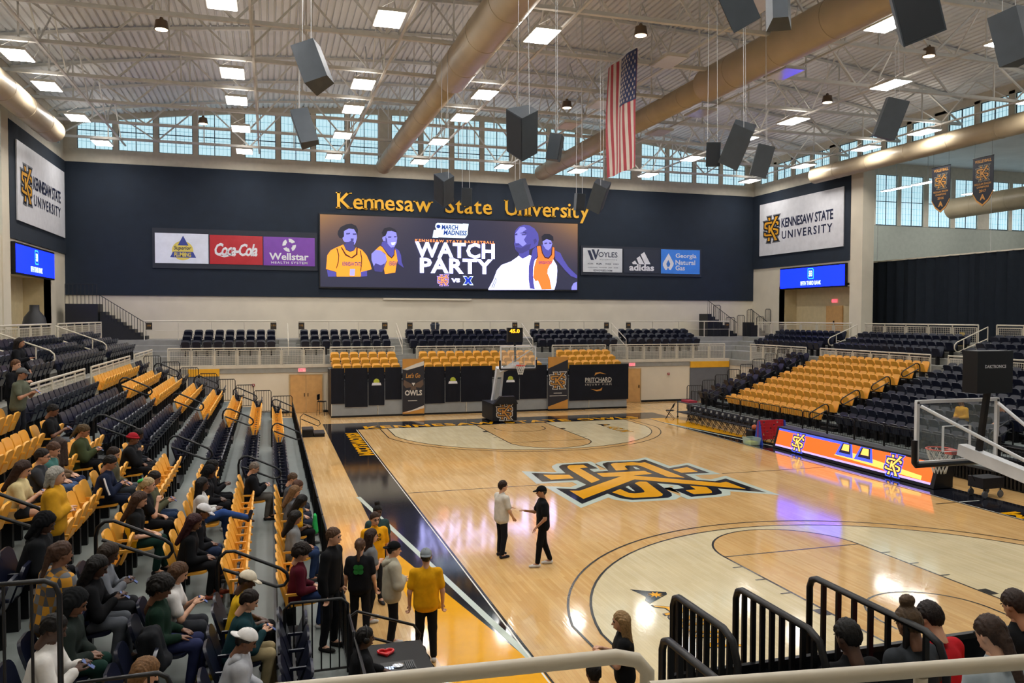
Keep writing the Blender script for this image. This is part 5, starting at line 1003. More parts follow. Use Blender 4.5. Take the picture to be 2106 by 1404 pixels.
# DJ table
t = thing('dj_table', 'folding table under a black cloth at the near left corner', 'table', (-10.0, -13.55, 0)); CL = mat('black_cloth', '101114', .75, var=.1)
MB().box(-10.45, -9.6, -14.1, -13.0, .72, .76).build('top', CL, t); m = MB(); pts = []
for k in range(48):
    a = k/48*4; e = int(a); q = a-e; c = [(-10.46, -14.11), (-9.59, -14.11), (-9.59, -12.99), (-10.46, -12.99)]; p0, p1 = c[e], c[(e+1) % 4]; o_ = .012*math.sin(k*1.9); pts.append((p0[0]+(p1[0]-p0[0])*q+o_, p0[1]+(p1[1]-p0[1])*q+o_))
m.add([(x, y, .755) for x, y in pts]+[(x*1.0, y, .05) for x, y in pts], [(i, (i+1) % 48, 48+(i+1) % 48, 48+i) for i in range(48)]); m.build('cloth_skirt', CL, t, True)
for x in (-10.35, -9.7):
    for y in (-13.95, -13.15): MB().tube([(x, y, 0), (x, y, .72)], .015, 6).build('leg', GC, t)
t = thing('dj_controller', 'DJ controller with silver jog wheel on the black table', 'controller', (-10.05, -13.9, .76)); MB().box(-10.28, -9.83, -14.05, -13.72, .762, .8).build('body', BLACK, t); MB().lathe([(.075, 0), (.075, .015), (.06, .02)], (-10.06, -13.87, .8), 20).build('jog_wheel', mat('silver', 'b8bcc2', .25, metal=.9), t, True)
for i in range(8): MB().box(-10.26+.035*(i % 4), -10.235+.035*(i % 4), -13.95+.05*(i//4), -13.92+.05*(i//4), .8, .806).build('pad_button', led('led_pad', 'cfe0ff', 1.5), t)
for i in range(5): MB().box(-9.96+.025*i, -9.95+.025*i, -14.0, -13.78, .8, .815).build('fader', GC, t)
hs = [(.01*(16*math.sin(a*.2)**3), .01*(13*math.cos(a*.2)-5*math.cos(a*.4)-2*math.cos(a*.6)-math.cos(a*.8))) for a in range(32)]
t = thing('heart_tin', 'red heart shaped box on the black DJ table', 'box', (-10.15, -13.35, .762)); RH = mat('heart_red', 'c31f26', .35); MB().poly(hs, (-10.15, -13.35, .762), (.7, 0, 0), (0, .7, 0), depth=.012).build('base', RH, t); MB().tube([(-10.15+x*.68, -13.35+y*.68, .79) for x, y in hs[:-1]], .016, 6, closed=True).build('rim', RH, t, True)
# ------------------------------------------------------------------ hung loudspeakers
SPK = mat('speaker_charcoal', '3d464f', .55, var=.1); GRL = mat('speaker_grille', '272d34', .7)
SPL = [((-10.51, -2.53, 12.0), 150, 25, 12, 1.2, 'charcoal loudspeaker hung high at upper left', 1), ((-10.46, 4.25, 11.9), 175, 18, 8, 1.2, 'dark loudspeaker in front of the left windows', 1), ((-5.25, -4.18, 10.27), 205, 25, -30, 1.2, 'tilted loudspeaker left of the flag', 1), ((-4.3, -3.95, 9.98), 330, 10, 0, .68, 'small box speaker beside the tilted one left of the flag', 1), ((-5.34, 5.26, 10.22), 210, 25, -32, 1.1, 'tilted loudspeaker over the word State', 1), ((-4.36, 6.0, 10.06), 270, 8, 0, .7, 'small speaker over the middle of the word State', 1), ((-2.28, 5.37, 10.16), 140, 15, -10, 1.1, 'narrow loudspeaker over the word University', 1), ((.16, 3.58, 9.96), 320, 25, 30, 1.1, 'tilted dark loudspeaker right of the gold lettering', 1), ((-.17, 4.73, 9.88), 280, 8, 0, .65, 'small dark speaker just right of the gold lettering', 1), ((.66, -4.93, 10.18), 320, 25, 28, 1.15, 'tilted loudspeaker right of the flag', 1), ((.28, -4.29, 10.0), 250, 8, 0, .66, 'small box speaker right of the flag', 1), ((4.86, .1, 10.9), 330, 15, 12, 1.1, 'dark loudspeaker over the far right windows', 1), ((6.18, -4.47, 11.38), 330, 18, 10, 1.15, 'dark loudspeaker above the right side duct', 1), ((-.13, -11.97, 11.3), 240, 20, 20, 1.3, 'large loudspeaker cut by the top edge, right', 1), ((-1.87, -10.39, 11.62), 60, 20, 0, .8, 'grey trapezoid speaker cut by the top edge', 1), ((-2.99, -10.57, 11.62), 150, 25, -25, 1.1, 'dark loudspeaker cut by the top edge, left one', 1), ((3.54, -10.98, 11.4), 100, 10, -8, 1.1, 'dark speaker at the upper right corner', 1)]
for (p, yaw, tilt, roll, h, lab, _) in SPL:
    t = thing('loudspeaker', lab, 'speaker', p, 'hung loudspeakers', world=False); t.rotation_euler = (0, 0, 0)
    R3 = Matrix.Rotation(math.radians(yaw), 3, 'Z') @ Matrix.Rotation(math.radians(roll), 3, 'X') @ Matrix.Rotation(math.radians(tilt), 3, 'Y')
    w, d = h*.6, h*.5; V = lambda x, y, z: R3 @ Vector((x, y, z))
    vs = [V(d/2, y, z) for z in (-h/2, h/2) for y in (-w/2, w/2)]+[V(-d/2, y, z) for z in (-h/2, h/2) for y in (-w*.3, w*.3)]
    MB().add(vs, [(0, 1, 3, 2), (4, 6, 7, 5), (2, 3, 7, 6), (0, 4, 5, 1), (0, 2, 6, 4), (1, 5, 7, 3)]).build('cabinet', SPK, t)
    MB().add([V(d/2+.01, y, z) for y, z in ((-w*.46, -h*.47), (w*.46, -h*.47), (w*.46, h*.47), (-w*.46, h*.47))], [(0, 1, 2, 3)]).build('grille', GRL, t)
    top = arch(p[0])-p[2]-.03
    for y in (-w*.35, w*.35): q = V(0, y, h/2); MB().tube([q, (q.x*.6, q.y*.6+.1, top)], .008, 4).build('cable', WST, t)
# ------------------------------------------------------------------ flag and championship banners
fx, fy0, fy1, fz0, fz1 = 1.33, 2.9, 5.45, 11.0, 15.35
t = thing('national_flag', 'large American flag hanging vertically from the roof', 'flag', (fx, (fy0+fy1)/2, fz0)); FR = mat('flag_red', 'a3313c', .7); FW = mat('flag_white', 'c9bcb2', .7); FB = mat('flag_blue', '2a3560', .7)
def fw_(y, z): return (fx+.05*math.sin(y*4.1+z*.6)+.03*math.sin(z*1.3), y, z)
def fpatch(y0, y1, z0, z1, mm, nm, d=0):
    m = MB(); ny, nz = max(1, int((y1-y0)/.2)+1), 16; v = [Vector(fw_(y0+(y1-y0)*i/ny, z0+(z1-z0)*j/nz))+Vector((d, 0, 0)) for i in range(ny+1) for j in range(nz+1)]
    m.add(v, [(i*(nz+1)+j, (i+1)*(nz+1)+j, (i+1)*(nz+1)+j+1, i*(nz+1)+j+1) for i in range(ny) for j in range(nz)]); return m.build(nm, mm, t, True)
sw = (fy1-fy0)/13
for i in range(13): fpatch(fy0+sw*i, fy0+sw*(i+1), fz0, fz1, FR if i % 2 == 0 else FW, 'stripe')
can = fpatch(fy0, fy0+sw*7, fz1-1.85, fz1, FB, 'canton', -.012); fpatch(fy0, fy0+sw*7, fz1-1.85, fz1, FB, 'canton', .012)
star = [((.085 if k % 2 == 0 else .034)*math.sin(k*math.pi/5), (.085 if k % 2 == 0 else .034)*math.cos(k*math.pi/5)) for k in range(10)]
for i in range(11):
    for j in range(5 if i % 2 else 6):
        z = fz1-.13-1.6*i/10; y = fy0+sw*7*((j+1 if i % 2 else j+.5)/6)
        MB().poly(star, Vector(fw_(y, z))+Vector((-.02, 0, 0)), (0, -1, 0), (0, 0, 1)).build('star', FW, can)
MB().tube([(fx, fy0-.1, fz1+.02), (fx, fy1+.1, fz1+.02)], .025, 8).build('pole', WST, t)
for y in (fy0, fy1): MB().tube([(fx, y, fz1), (fx, y, 15.6)], .01, 5).build('cord', WST, t)
for i, (yc, yr_) in enumerate(((9.45, '2016'), (6.87, '2017'))):
    t = thing('championship_banner', 'dark pointed volleyball champions banner, %s of the two' % ('left', 'right')[i], 'banner', (22.0, yc, 11), 'volleyball banners'); RX = (0, -1, 0)
    out = [(-.6, 1.2), (-.6, -.55), (-.35, -.95), (0, -1.2), (.35, -.95), (.6, -.55), (.6, 1.2)]; c = Vector((22.0, yc, 12.12)); n = Vector((-1, 0, 0))
    MB().poly(out, c+n*-.02, RX, (0, 0, 1), depth=.02).build('cloth', mat('banner_black', '151a26', .7), t)
    MB().poly([(-.6, -.55), (-.35, -.95), (0, -1.2), (.35, -.95), (.6, -.55), (.6, -.48), (.33, -.87), (0, -1.1), (-.33, -.87), (-.6, -.48)], c+n*.004, RX, (0, 0, 1)).build('gold_edge', BGOLD, t)
    text('lettering', TX('VOLLEYBALL', .03), BGOLD, c+n*.004+Vector((0, 0, 1.02)), RX, (0, 0, 1), .95, .15, t); monogram(t, c+n*.003+Vector((0, 0, .42)), RX, (0, 0, 1), .75, BGOLD, mat('banner_black2', '0e1118', .7), mat('banner_grey', '777468', .7), .003)
    text('lettering', TX('REGULAR SEASON', .02), BGOLD, c+n*.004+Vector((0, 0, -.1)), RX, (0, 0, 1), .95, .1, t); text('lettering', TX('CHAMPIONS', .02), BGOLD, c+n*.004+Vector((0, 0, -.25)), RX, (0, 0, 1), .7, .1, t); text('lettering', TX(yr_, .03), BGOLD, c+n*.004+Vector((0, 0, -.44)), RX, (0, 0, 1), .4, .14, t); text('lettering', TX('A', .05), BGOLD, c+n*.004+Vector((0, 0, -.75)), RX, (0, 0, 1), .32, .28, t)
    MB().tube([(22.0, yc-.62, 13.33), (22.0, yc+.62, 13.33)], .015, 6).build('rod', BLACK, t)
    for d in (-.5, .5): MB().tube([(22.0, yc+d, 13.33), (22.0, yc+d, 15.5)], .006, 4).build('cord', BLACK, t)
# ------------------------------------------------------------------ curtain, stored stairs, bin
t = thing('divider_curtain', 'long black curtain closing off the side gym on the right', 'curtain', (26, 6, 4.05)); m = MB(); n = 150; v = []
for k in range(n+1): y = 18.9-26*k/n; d = .08*math.sin(k*1.35)+.03*math.sin(k*3.1); v += [(26+d, y, 4.07), (26+d, y, 9.0)]
m.add(v, [(2*k, 2*k+1, 2*k+3, 2*k+2) for k in range(n)]).build('fabric', mat('black_curtain', '23282f', .95, spec=.05), t, True); MB().bar((26, 19, 9.03), (26, -7.2, 9.03), .12, .08).build('track', RAILW, t)
for y in (18.5, 10, 2): MB().tube([(26, y, 9.0), (26, y, 17.6)], .012, 5).build('hanger', STEEL, t)
DK = mat('stored_black_steel', '0e1117', .5)
def stored(label, x, y, dirx, n, w=1.2):
    t = thing('stored_stair', label, 'stairs', (x, y, 4.05), 'stored stair units')
    for k in range(n): xa = x+dirx*.3*k; MB().box(min(xa, xa+dirx*.3), max(xa, xa+dirx*.3), y-w/2, y+w/2, 4.06, 4.06+.2*(n-k)).build('step', DK, t)
    m = MB()
    for k in range(n*2+1):
        xx = x+dirx*.15*k; z0 = 4.06+.2*(n-k/2); m.tube([(xx, y-w/2, max(4.06, z0-.1)), (xx, y-w/2, z0+.95)], .014, 4)
    m.tube([(x, y-w/2, 4.06+.2*n+.95), (x+dirx*.3*n, y-w/2, 4.06+.95)], .02, 6); m.build('railing', DK, t)
    return t
stored('black stored stair unit in the left far corner of the concourse', -20.9, 26.6, 1, 8); stored('black stored stair unit in the right far corner, left one', 18.1, 26.6, 1, 8); stored('black stored stair unit beside the right entry', 21.0, 25.6, 1, 5, 1.0)
t = thing('stored_platform', 'tall black draped platform in the left far corner', 'platform', (-21.8, 26.4, 4.05)); MB().box(-22.6, -20.95, 25.7, 27.2, 4.06, 6.1).build('body', DK, t)
m = MB()
for k in range(9): m.tube([(-22.6+.2*k, 25.75, 6.1), (-22.6+.2*k, 25.75, 7.2)], .014, 4)
m.tube([(-22.6, 25.75, 7.2), (-21.0, 25.75, 7.2)], .02, 6); m.build('railing', DK, t)
t = thing('waste_bin', 'dark waste bin behind the concourse rail, above the middle block', 'bin', (-1.6, 25.8, 4.05)); MB().lathe([(.24, 0), (.28, .75), (.3, .78), (.3, .86), (.2, .95)], (-1.6, 25.8, 4.06), 14).build('body', mat('bin_grey', '363d48', .5), t, True); MB().box(-1.8, -1.4, 25.6, 26, 5.0, 5.05).build('lid', BLACK, t)
t = thing('covered_equipment', 'dark covered equipment cart on the left concourse', 'equipment', (-21.6, 15.2, 4.05)); MB().box(-22.0, -21.2, 14.6, 16.0, 4.3, 5.0).build('cart', DK, t); MB().lathe([(.5, 0), (.42, .4), (.2, .7), (.19, .95)], (-21.6, 15.6, 4.95), 12).build('cover', DK, t, True)
for x in (-21.9, -21.3):
    for y in (14.7, 15.9): MB().lathe([(.1, -.03), (.12, 0), (.1, .03)], (x, y, 4.18), 10, (1, 0, 0)).build('wheel', BLACK, t); MB().bar((x, y, 4.18), (x, y, 4.35), .04).build('leg', BLACK, t)
# small wall boxes
for i, (x, y, z, lab) in enumerate(((-12.55, 21.97, 1.55, 'small red fire alarm on the far wall left of the doors'), (12.9, 21.97, 1.7, 'small red fire alarm on the far wall right of the door'))): t = thing('fire_alarm', lab, 'alarm', (x, y, z)); MB().box(x-.07, x+.07, y-.06, y, z, z+.14).build('box', mat('alarm_red', '8a2a28', .5), t); MB().box(x-.03, x+.03, y-.07, y-.06, z+.05, z+.1).build('lens', WHT, t)
# ------------------------------------------------------------------ black fences of the near stand and cream handrails in front of the camera
def yfence(label, x, y0, y1, zt, n):
    t = thing('near_fence', label, 'fence', (x, (y0+y1)/2, 1.9), 'near black fences'); r = .1
    MB().tube([(x, y0, .3), (x, y0, zt-r), (x, y0-.03, zt-.03), (x, y0-r, zt), (x, y1+.2, zt), (x, y1+.07, zt-.05), (x, y1, zt-.2), (x, y1, 1.7)], .03, 8).build('frame', BLACK, t, True)
    for i in range(1, n): yy = y0+(y1-y0)*i/n; MB().bar((x, yy, 1.0), (x, yy, zt-.015), .028, .042, up=(1, 0, 0)).build('baluster', BLACK, t)
yfence('black fence panel, lowest and leftmost of the near stand', -8.86, -19.0, -19.95, 3.05, 7); yfence('black fence panel, second from left of the near stand', -8.34, -18.2, -19.2, 3.05, 9); yfence('black fence panel, third from left of the near stand', -7.72, -18.2, -19.4, 3.05, 9); yfence('black fence panel, rightmost and largest of the near stand', -6.95, -18.2, -19.75, 3.08, 8)
t = thing('near_stand_drape', 'black drape on the front of the near stand behind the fence bars', 'cover', (-3, -18.5, 0)); m = MB(); v = []
for k in range(141): x = -8.45+.1*k; d = .03*math.sin(k*1.3); v += [(x, -18.5+d, .05), (x, -18.5+d, 2.45)]
m.add(v, [(2*k, 2*k+2, 2*k+3, 2*k+1) for k in range(140)]).build('fabric', mat('black_curtain', '14171d', .95, spec=.05), t, True); MB().bar((-8.5, -18.5, 2.47), (5.6, -18.5, 2.47), .05).build('rail', BLACK, t)
def handrail(label, pts, post):
    t = thing('cream_handrail', label, 'handrail', (*pts[0][:2], 3.5), 'cream camera side handrails')
    MB().tube(pts, .021, 14).build('top_tube', RAILW, t, True)
    for p in post: MB().tube(p, .018, 10).build('post', RAILW, t, True)
    return t
t = handrail('thick cream handrail crossing the bottom centre foreground', [(-12.2, -22.25, 4.5), (-10.75, -22.335, 4.5), (-10.69, -22.34, 4.485), (-10.66, -22.345, 4.45), (-10.66, -22.345, 4.35), (-10.66, -22.345, 3.0)], [])
MB().tube([(-12.2, -22.25, 4.39), (-10.67, -22.345, 4.39)], .012, 8).build('mid_tube', RAILW, t, True)
handrail('thick cream handrail at the bottom right foreground', [(-10.75, -22.54, 4.5), (-9.0, -22.78, 4.5)], [[(-10.0, -22.64, 4.48), (-10.0, -22.64, 3.3)], [(-9.2, -22.75, 4.5), (-9.2, -22.75, 3.3)]])
# left lower black fences
def xfence(label, y, x0, x1, zb, zt, n):
    t = thing('corner_fence', label, 'fence', ((x0+x1)/2, y, zb), 'left corner fences')
    MB().tube([(x0, y, zb), (x0, y, zt), (x1-.1, y, zt), (x1-.03, y, zt-.04), (x1, y, zt-.12), (x1, y, zb)], .022, 8).build('frame', BLACK, t, True)
    for i in range(1, n): xx = x0+(x1-x0)*i/n; MB().tube([(xx, y, zb), (xx, y, zt)], .012, 6).build('baluster', BLACK, t)
xfence('black fence at the lower left corner in front of the white jacket', -17.4, -14.4, -13.25, 1.4, 3.38, 6); xfence('low black fence at the bottom left', -17.4, -13.12, -12.45, 1.1, 2.55, 4)
t = thing('front_row_fence', 'black barred fence beside the front row steps', 'fence', (-11.0, -13.2, 0))
MB().tube([(-11.5, -13.3, .5), (-11.5, -13.3, 1.5), (-11.42, -13.3, 1.58), (-10.75, -13.3, 1.58), (-10.66, -13.3, 1.5), (-10.66, -13.3, .1)], .022, 8).build('frame', BLACK, t, True); MB().tube([(-11.5, -13.3, .62), (-10.66, -13.3, .62)], .016, 6).build('bottom_rail', BLACK, t)
for i in range(1, 7): xx = -11.5+.84*i/7; MB().tube([(xx, -13.3, .62), (xx, -13.3, 1.58)], .011, 6).build('baluster', BLACK, t)

t = thing('floor_sign', 'small yellow caution board leaning on the right concourse rail', 'sign', (20.6, 6.6, 4.05)); MB().poly([(-.15, 0), (.15, 0), (.1, .65), (-.1, .65)], (20.55, 6.6, 4.06), (0, -1, 0), (.08, 0, 1), depth=.02).build('front_board', mat('caution_yellow', 'd9b32a', .5), t); MB().poly([(-.15, 0), (.15, 0), (.1, .65), (-.1, .65)], (20.85, 6.6, 4.06), (0, -1, 0), (-.3, 0, 1), depth=.02).build('rear_board', mat('caution_yellow', 'd9b32a', .5), t)
t = thing('recess_door', 'brown double door with red exit sign inside the right entry', 'door', (24.3, 20.4, 4.05)); MB().box(24.26, 24.34, 19.6, 21.2, 4.06, 6.2).build('leaf', WOODD, t); MB().box(24.2, 24.26, 20.36, 20.44, 4.9, 5.2).build('handle', BLACK, t)
t = thing('exit_sign', 'small red exit sign deep inside the right entry', 'sign', (24.3, 20.4, 6.45)); MB().box(24.26, 24.34, 20.15, 20.65, 6.4, 6.65).build('housing', mat('sign_white', 'd8d0c8', .5), t); text('lettering', TX('EXIT', .03), EXITR, (24.25, 20.4, 6.52), (0, -1, 0), (0, 0, 1), .4, .16, t)

for i, (x, h, w) in enumerate(((18.3, 2.2, .55), (19.3, 1.35, .7), (20.2, 1.5, .6), (21.0, 1.9, .5), (21.8, 1.4, .6), (22.5, 1.95, .45))):
    t = thing('stored_rail_panel', 'black stored guard rail panel on the right concourse, %s from left' % ORD[i], 'rail panel', (x, 25.55, 4.05), 'stored rail panels')
    MB().tube([(x, 25.55, 4.06), (x, 25.55, 4.06+h-.08), (x+.08, 25.55, 4.06+h), (x+w-.08, 25.55, 4.06+h), (x+w, 25.55, 4.06+h-.08), (x+w, 25.55, 4.06)], .022, 6).build('frame', DK, t, True)
    for k in range(1, 6): MB().tube([(x+w*k/6, 25.55, 4.06), (x+w*k/6, 25.55, 4.06+h)], .01, 4).build('bar', DK, t)
# ------------------------------------------------------------------ people: smooth-blended bodies, clothes over them
def seg_d(P, a, b, ra, rb):
    ab = b-a; L = float(ab @ ab); q = P-a
    t = np.clip((q @ ab)/L, 0, 1) if L > 1e-9 else np.zeros(P.shape[:-1])
    return np.sqrt(((q-t[..., None]*ab)**2).sum(-1))-(ra+(rb-ra)*t)
def surf_nets(D, o, h):
    S = D < 0; nx, ny, nz = D.shape; cs = [(i, j, k) for i in (0, 1) for j in (0, 1) for k in (0, 1)]
    C = np.stack([S[i:nx-1+i, j:ny-1+j, k:nz-1+k] for i, j, k in cs]); m = C.any(0) & ~C.all(0); idx = -np.ones(m.shape, int); I = np.argwhere(m); idx[m] = np.arange(len(I))
    acc = np.zeros((len(I), 3)); cnt = np.zeros(len(I))
    V = {c: D[I[:, 0]+c[0], I[:, 1]+c[1], I[:, 2]+c[2]] for c in cs}
    for a in cs:
        for ax in range(3):
            if a[ax]: continue
            b = list(a); b[ax] = 1; b = tuple(b); va, vb = V[a], V[b]; x = (va < 0) != (vb < 0); t = np.where(x, va/np.where(va-vb == 0, 1, va-vb), 0)
            p = np.array(a, float)[None].repeat(len(I), 0); p[:, ax] += t; acc += p*x[:, None]; cnt += x
    verts = (I+acc/np.maximum(cnt, 1)[:, None])*h+o
    F = []
    for ax in range(3):
        u, w = (ax+1) % 3, (ax+2) % 3; sl0 = [slice(None)]*3; sl1 = [slice(None)]*3; sl0[ax] = slice(0, -1); sl1[ax] = slice(1, None)
        A, B = S[tuple(sl0)], S[tuple(sl1)]; E = np.argwhere(A != B); ok = (E[:, u] > 0) & (E[:, w] > 0) & (E[:, u] < D.shape[u]-1) & (E[:, w] < D.shape[w]-1); E = E[ok]
        if not len(E): continue
        q = []
        for du, dw in ((0, 0), (-1, 0), (-1, -1), (0, -1)): e = E.copy(); e[:, u] += du; e[:, w] += dw; q.append(idx[e[:, 0], e[:, 1], e[:, 2]])
        q = np.stack(q, 1); ins = A[E[:, 0], E[:, 1], E[:, 2]]; q[~ins] = q[~ins][:, ::-1]; F.append(q)
    return verts, np.vstack(F) if F else np.zeros((0, 4), int)
def blob(prims, h=.022, k=.03, cut=None):
    """prims: (a, b, ra, rb); smooth union, meshed"""
    pr = [(np.array(a, float), np.array(b, float), ra, rb) for a, b, ra, rb in prims]
    lo = np.min([np.minimum(a, b)-max(ra, rb) for a, b, ra, rb in pr], 0)-2*h-k; hi = np.max([np.maximum(a, b)+max(ra, rb) for a, b, ra, rb in pr], 0)+2*h+k
    n = np.ceil((hi-lo)/h).astype(int)+1; D = np.full(n, .3)
    for a, b, ra, rb in pr:
        r = max(ra, rb)+k*2+h; i0 = np.maximum(((np.minimum(a, b)-r-lo)/h).astype(int), 0); i1 = np.minimum(((np.maximum(a, b)+r-lo)/h).astype(int)+2, n)
        G = np.stack(np.meshgrid(*[lo[q]+np.arange(i0[q], i1[q])*h for q in range(3)], indexing='ij'), -1); d = seg_d(G, a, b, ra, rb)
        sl = tuple(slice(i0[q], i1[q]) for q in range(3)); e = D[sl]; hh = np.clip(.5+.5*(e-d)/k, 0, 1); D[sl] = e*(1-hh)+d*hh-k*hh*(1-hh)
    if cut is not None:
        G = np.stack(np.meshgrid(*[lo[q]+np.arange(n[q])*h for q in range(3)], indexing='ij'), -1); D = np.maximum(D, cut(G))
    return surf_nets(D, lo, h)
def ell(G, c, r): r = np.array(r); return (np.sqrt((((G-np.array(c))/r)**2).sum(-1))-1)*r.min()
def field(lo, hi, h, fn):
    lo = np.array(lo, float); n = np.ceil((np.array(hi)-lo)/h).astype(int)+1
    return surf_nets(fn(np.stack(np.meshgrid(*[lo[q]+np.arange(n[q])*h for q in range(3)], indexing='ij'), -1)), lo, h)
smin = lambda a, b, k: (lambda hh: b*(1-hh)+a*hh-k*hh*(1-hh))(np.clip(.5+.5*(b-a)/k, 0, 1))
def f_head(G):
    d = ell(G, (0, 0, .015), (.098, .076, .105)); d = smin(d, ell(G, (.025, 0, -.055), (.066, .056, .068)), .03)
    d = smin(d, seg_d(G, np.array((.094, 0, .005)), np.array((.112, 0, -.03)), .008, .015), .012)
    for s in (-1, 1): d = smin(d, ell(G, (-.008, s*.078, -.012), (.02, .012, .032)), .008); d = np.maximum(d, -ell(G, (.092, s*.03, .008), (.016, .019, .012)))
    d = smin(d, seg_d(G, np.array((.086, -.02, -.07)), np.array((.086, .02, -.07)), .01, .01), .008)
    return smin(d, seg_d(G, np.array((-.02, 0, -.07)), np.array((-.035, 0, -.19)), .05, .054), .03)
HEADV, HEADF = field((-.13, -.11, -.21), (.15, .11, .15), .011, f_head)
def cap_cut(G, a=.8, b=.9, c=.012): return np.maximum(np.maximum(G[..., 0]*a-G[..., 2]*b-c, np.minimum(G[..., 0]+.045, -.005-G[..., 2])), -G[..., 2]-.085)
def f_hair(style):
    def fn(G):
        g = .013 if style != 'curly' else .05
        d = np.maximum(ell(G, (-.012, 0, .02), (.1+g, .078+g, .107+g)), cap_cut(G, .8, .9, .012 if style != 'curly' else .03))
        L = {'long': .36, 'verylong': .6, 'bob': .13, 'hood': .2}.get(style, 0)
        if L:
            for y in (-.055, 0, .055): d = smin(d, seg_d(G, np.array((-.055, y*1.2, .02)), np.array((-.1-.05*(L > .5), y*1.35, -L)), .06, .035), .04)
            for s in (-1, 1): d = smin(d, seg_d(G, np.array((-.01, s*.085, .03)), np.array((-.02, s*.1, -min(L, .28))), .03, .022), .03)
        if style == 'pony': d = smin(d, seg_d(G, np.array((-.11, 0, .05)), np.array((-.17, 0, -.22)), .045, .02), .03)
        if style == 'pony_low': d = smin(d, seg_d(G, np.array((-.11, 0, -.04)), np.array((-.15, .02, -.34)), .04, .03), .03)
        if style == 'bun': d = smin(d, ell(G, (-.05, 0, .165), (.06, .06, .05)), .02)
        if style == 'hood': d = np.minimum(d, np.maximum(ell(G, (-.02, 0, .01), (.135, .115, .15)), cap_cut(G, 1, .35, .05)))
        return d
    return fn
HAIR = {}
def hair_mesh(style):
    if style not in HAIR:
        V, F = field((-.29, -.17, -.68 if style == 'verylong' else -.44), (.15, .17, .25), .013, f_hair(style))
        rip = .0045*np.sin(V[:, 1]*260+V[:, 0]*90)+.003*np.sin(V[:, 1]*410-V[:, 2]*60); c = V-np.array((-.02, 0, .02)); HAIR[style] = (V+c/np.maximum(np.linalg.norm(c, axis=1), .05)[:, None]*rip[:, None]*(2 if style == 'curly' else 1), F)
    return HAIR[style]
def hat_mb(kind):
    m = MB(); V, F = field((-.15, -.12, -.02), (.15, .12, .17), .014, lambda G: np.maximum(ell(G, (-.008, 0, .03), (.118, .096, .11)), .03+G[..., 0]*.12-G[..., 2])); m.add(V.tolist(), [tuple(f) for f in F.tolist()])
    if kind == 'beanie': m.tube([(.118*math.cos(a*.4)-.008, .098*math.sin(a*.4), .035) for a in range(16)], .02, 6, closed=True); return m
    s = -1 if kind == 'back' else 1; top = []; n = 9
    for i in range(n): a = -1.1+2.2*i/(n-1); top.append((s*(.1*math.cos(a)+.0), .088*math.sin(a)))
    out = [(s*(.19-.05*(abs(i-(n-1)/2)/((n-1)/2))**2*1.2), .082*math.sin(-1.1+2.2*i/(n-1))*1.02) for i in range(n)]
    v = [(x, y, .048) for x, y in top]+[(x, y, .03) for x, y in out]+[(x, y, .038) for x, y in top]+[(x, y, .02) for x, y in out]
    f = [(i, i+1, n+i+1, n+i) for i in range(n-1)]+[(2*n+i, 3*n+i, 3*n+i+1, 2*n+i+1) for i in range(n-1)]+[(n+i, n+i+1, 3*n+i+1, 3*n+i) for i in range(n-1)]
    return m.add(v, f)
HATS = {k: hat_mb(k) for k in ('front', 'back', 'beanie')}
def hand_prims(curl):
    pr = [((.0, 0, 0), (.05, -.018, 0), .026, .02), ((.0, 0, 0), (.05, .022, 0), .026, .018), ((.05, -.02, 0), (.075, .02, 0), .017, .017)]
    for i, (y, L) in enumerate(((-.031, .058), (-.011, .07), (.01, .076), (.031, .07))):
        a = np.array((.078, y, 0)); c1, c2 = curl*.7, curl*1.5; m_ = a+np.array((math.cos(c1), 0, -math.sin(c1)))*L*.5; e = m_+np.array((math.cos(c2), 0, -math.sin(c2)))*L*.5
        pr += [(a, m_, .0095, .009), (m_, e, .009, .0075)]
    return pr+[((.02, .03, -.005), (.055, .062, -.018), .013, .011), ((.055, .062, -.018), (.088, .062, -.032), .011, .009)]
HANDS = {c: blob(hand_prims(c), .0085, .006) for c in (.35, 1.0)}
SKIN = {'fair': mat('skin_fair', 'c99a7e', .5, var=.05), 'tan': mat('skin_tan', 'a5765a', .5, var=.05), 'brown': mat('skin_brown', '75503c', .5, var=.05), 'deep': mat('skin_deep', '4d3428', .5, var=.05)}
EYEM = mat('eye_dark', '1c1412', .3, var=0); LIPM = mat('lip', '8a4a44', .5, var=0)
def plaid():
    m = bpy.data.materials.new('plaid_flannel'); m.use_nodes = True; nt = m.node_tree; b = nt.nodes['Principled BSDF']; tc = nt.nodes.new('ShaderNodeTexCoord'); b.inputs['Roughness'].default_value = .8
    c1 = nt.nodes.new('ShaderNodeTexChecker'); c1.inputs['Scale'].default_value = 11; c1.inputs[1].default_value = (*lin('c2891f'), 1); c1.inputs[2].default_value = (*lin('5d6066'), 1)
    c2 = nt.nodes.new('ShaderNodeTexChecker'); c2.inputs['Scale'].default_value = 5.5; c2.inputs[1].default_value = (1, 1, 1, 1); c2.inputs[2].default_value = (.35, .36, .42, 1)
    mx = nt.nodes.new('ShaderNodeMix'); mx.data_type = 'RGBA'; mx.blend_type = 'MULTIPLY'; mx.inputs[0].default_value = 1
    for c in (c1, c2): nt.links.new(tc.outputs['Object'], c.inputs[0])
    nt.links.new(c1.outputs[0], mx.inputs[6]); nt.links.new(c2.outputs[0], mx.inputs[7]); nt.links.new(mx.outputs[2], b.inputs['Base Color']); return m
PLAID = plaid()
def cloth_mat(c): return PLAID if c == 'plaid' else mat('cloth_'+c, c, .85, spec=.12, var=.12, scale=9, bump=.25)
def basis(xd, upv=(0, 0, 1)):
    x = np.array(xd, float); x /= np.linalg.norm(x); u = np.array(upv, float); y = np.cross(u, x)
    if np.linalg.norm(y) < .1: y = np.cross((0, 1, 0), x)
    y /= np.linalg.norm(y); return np.stack([x, y, np.cross(x, y)], 1)
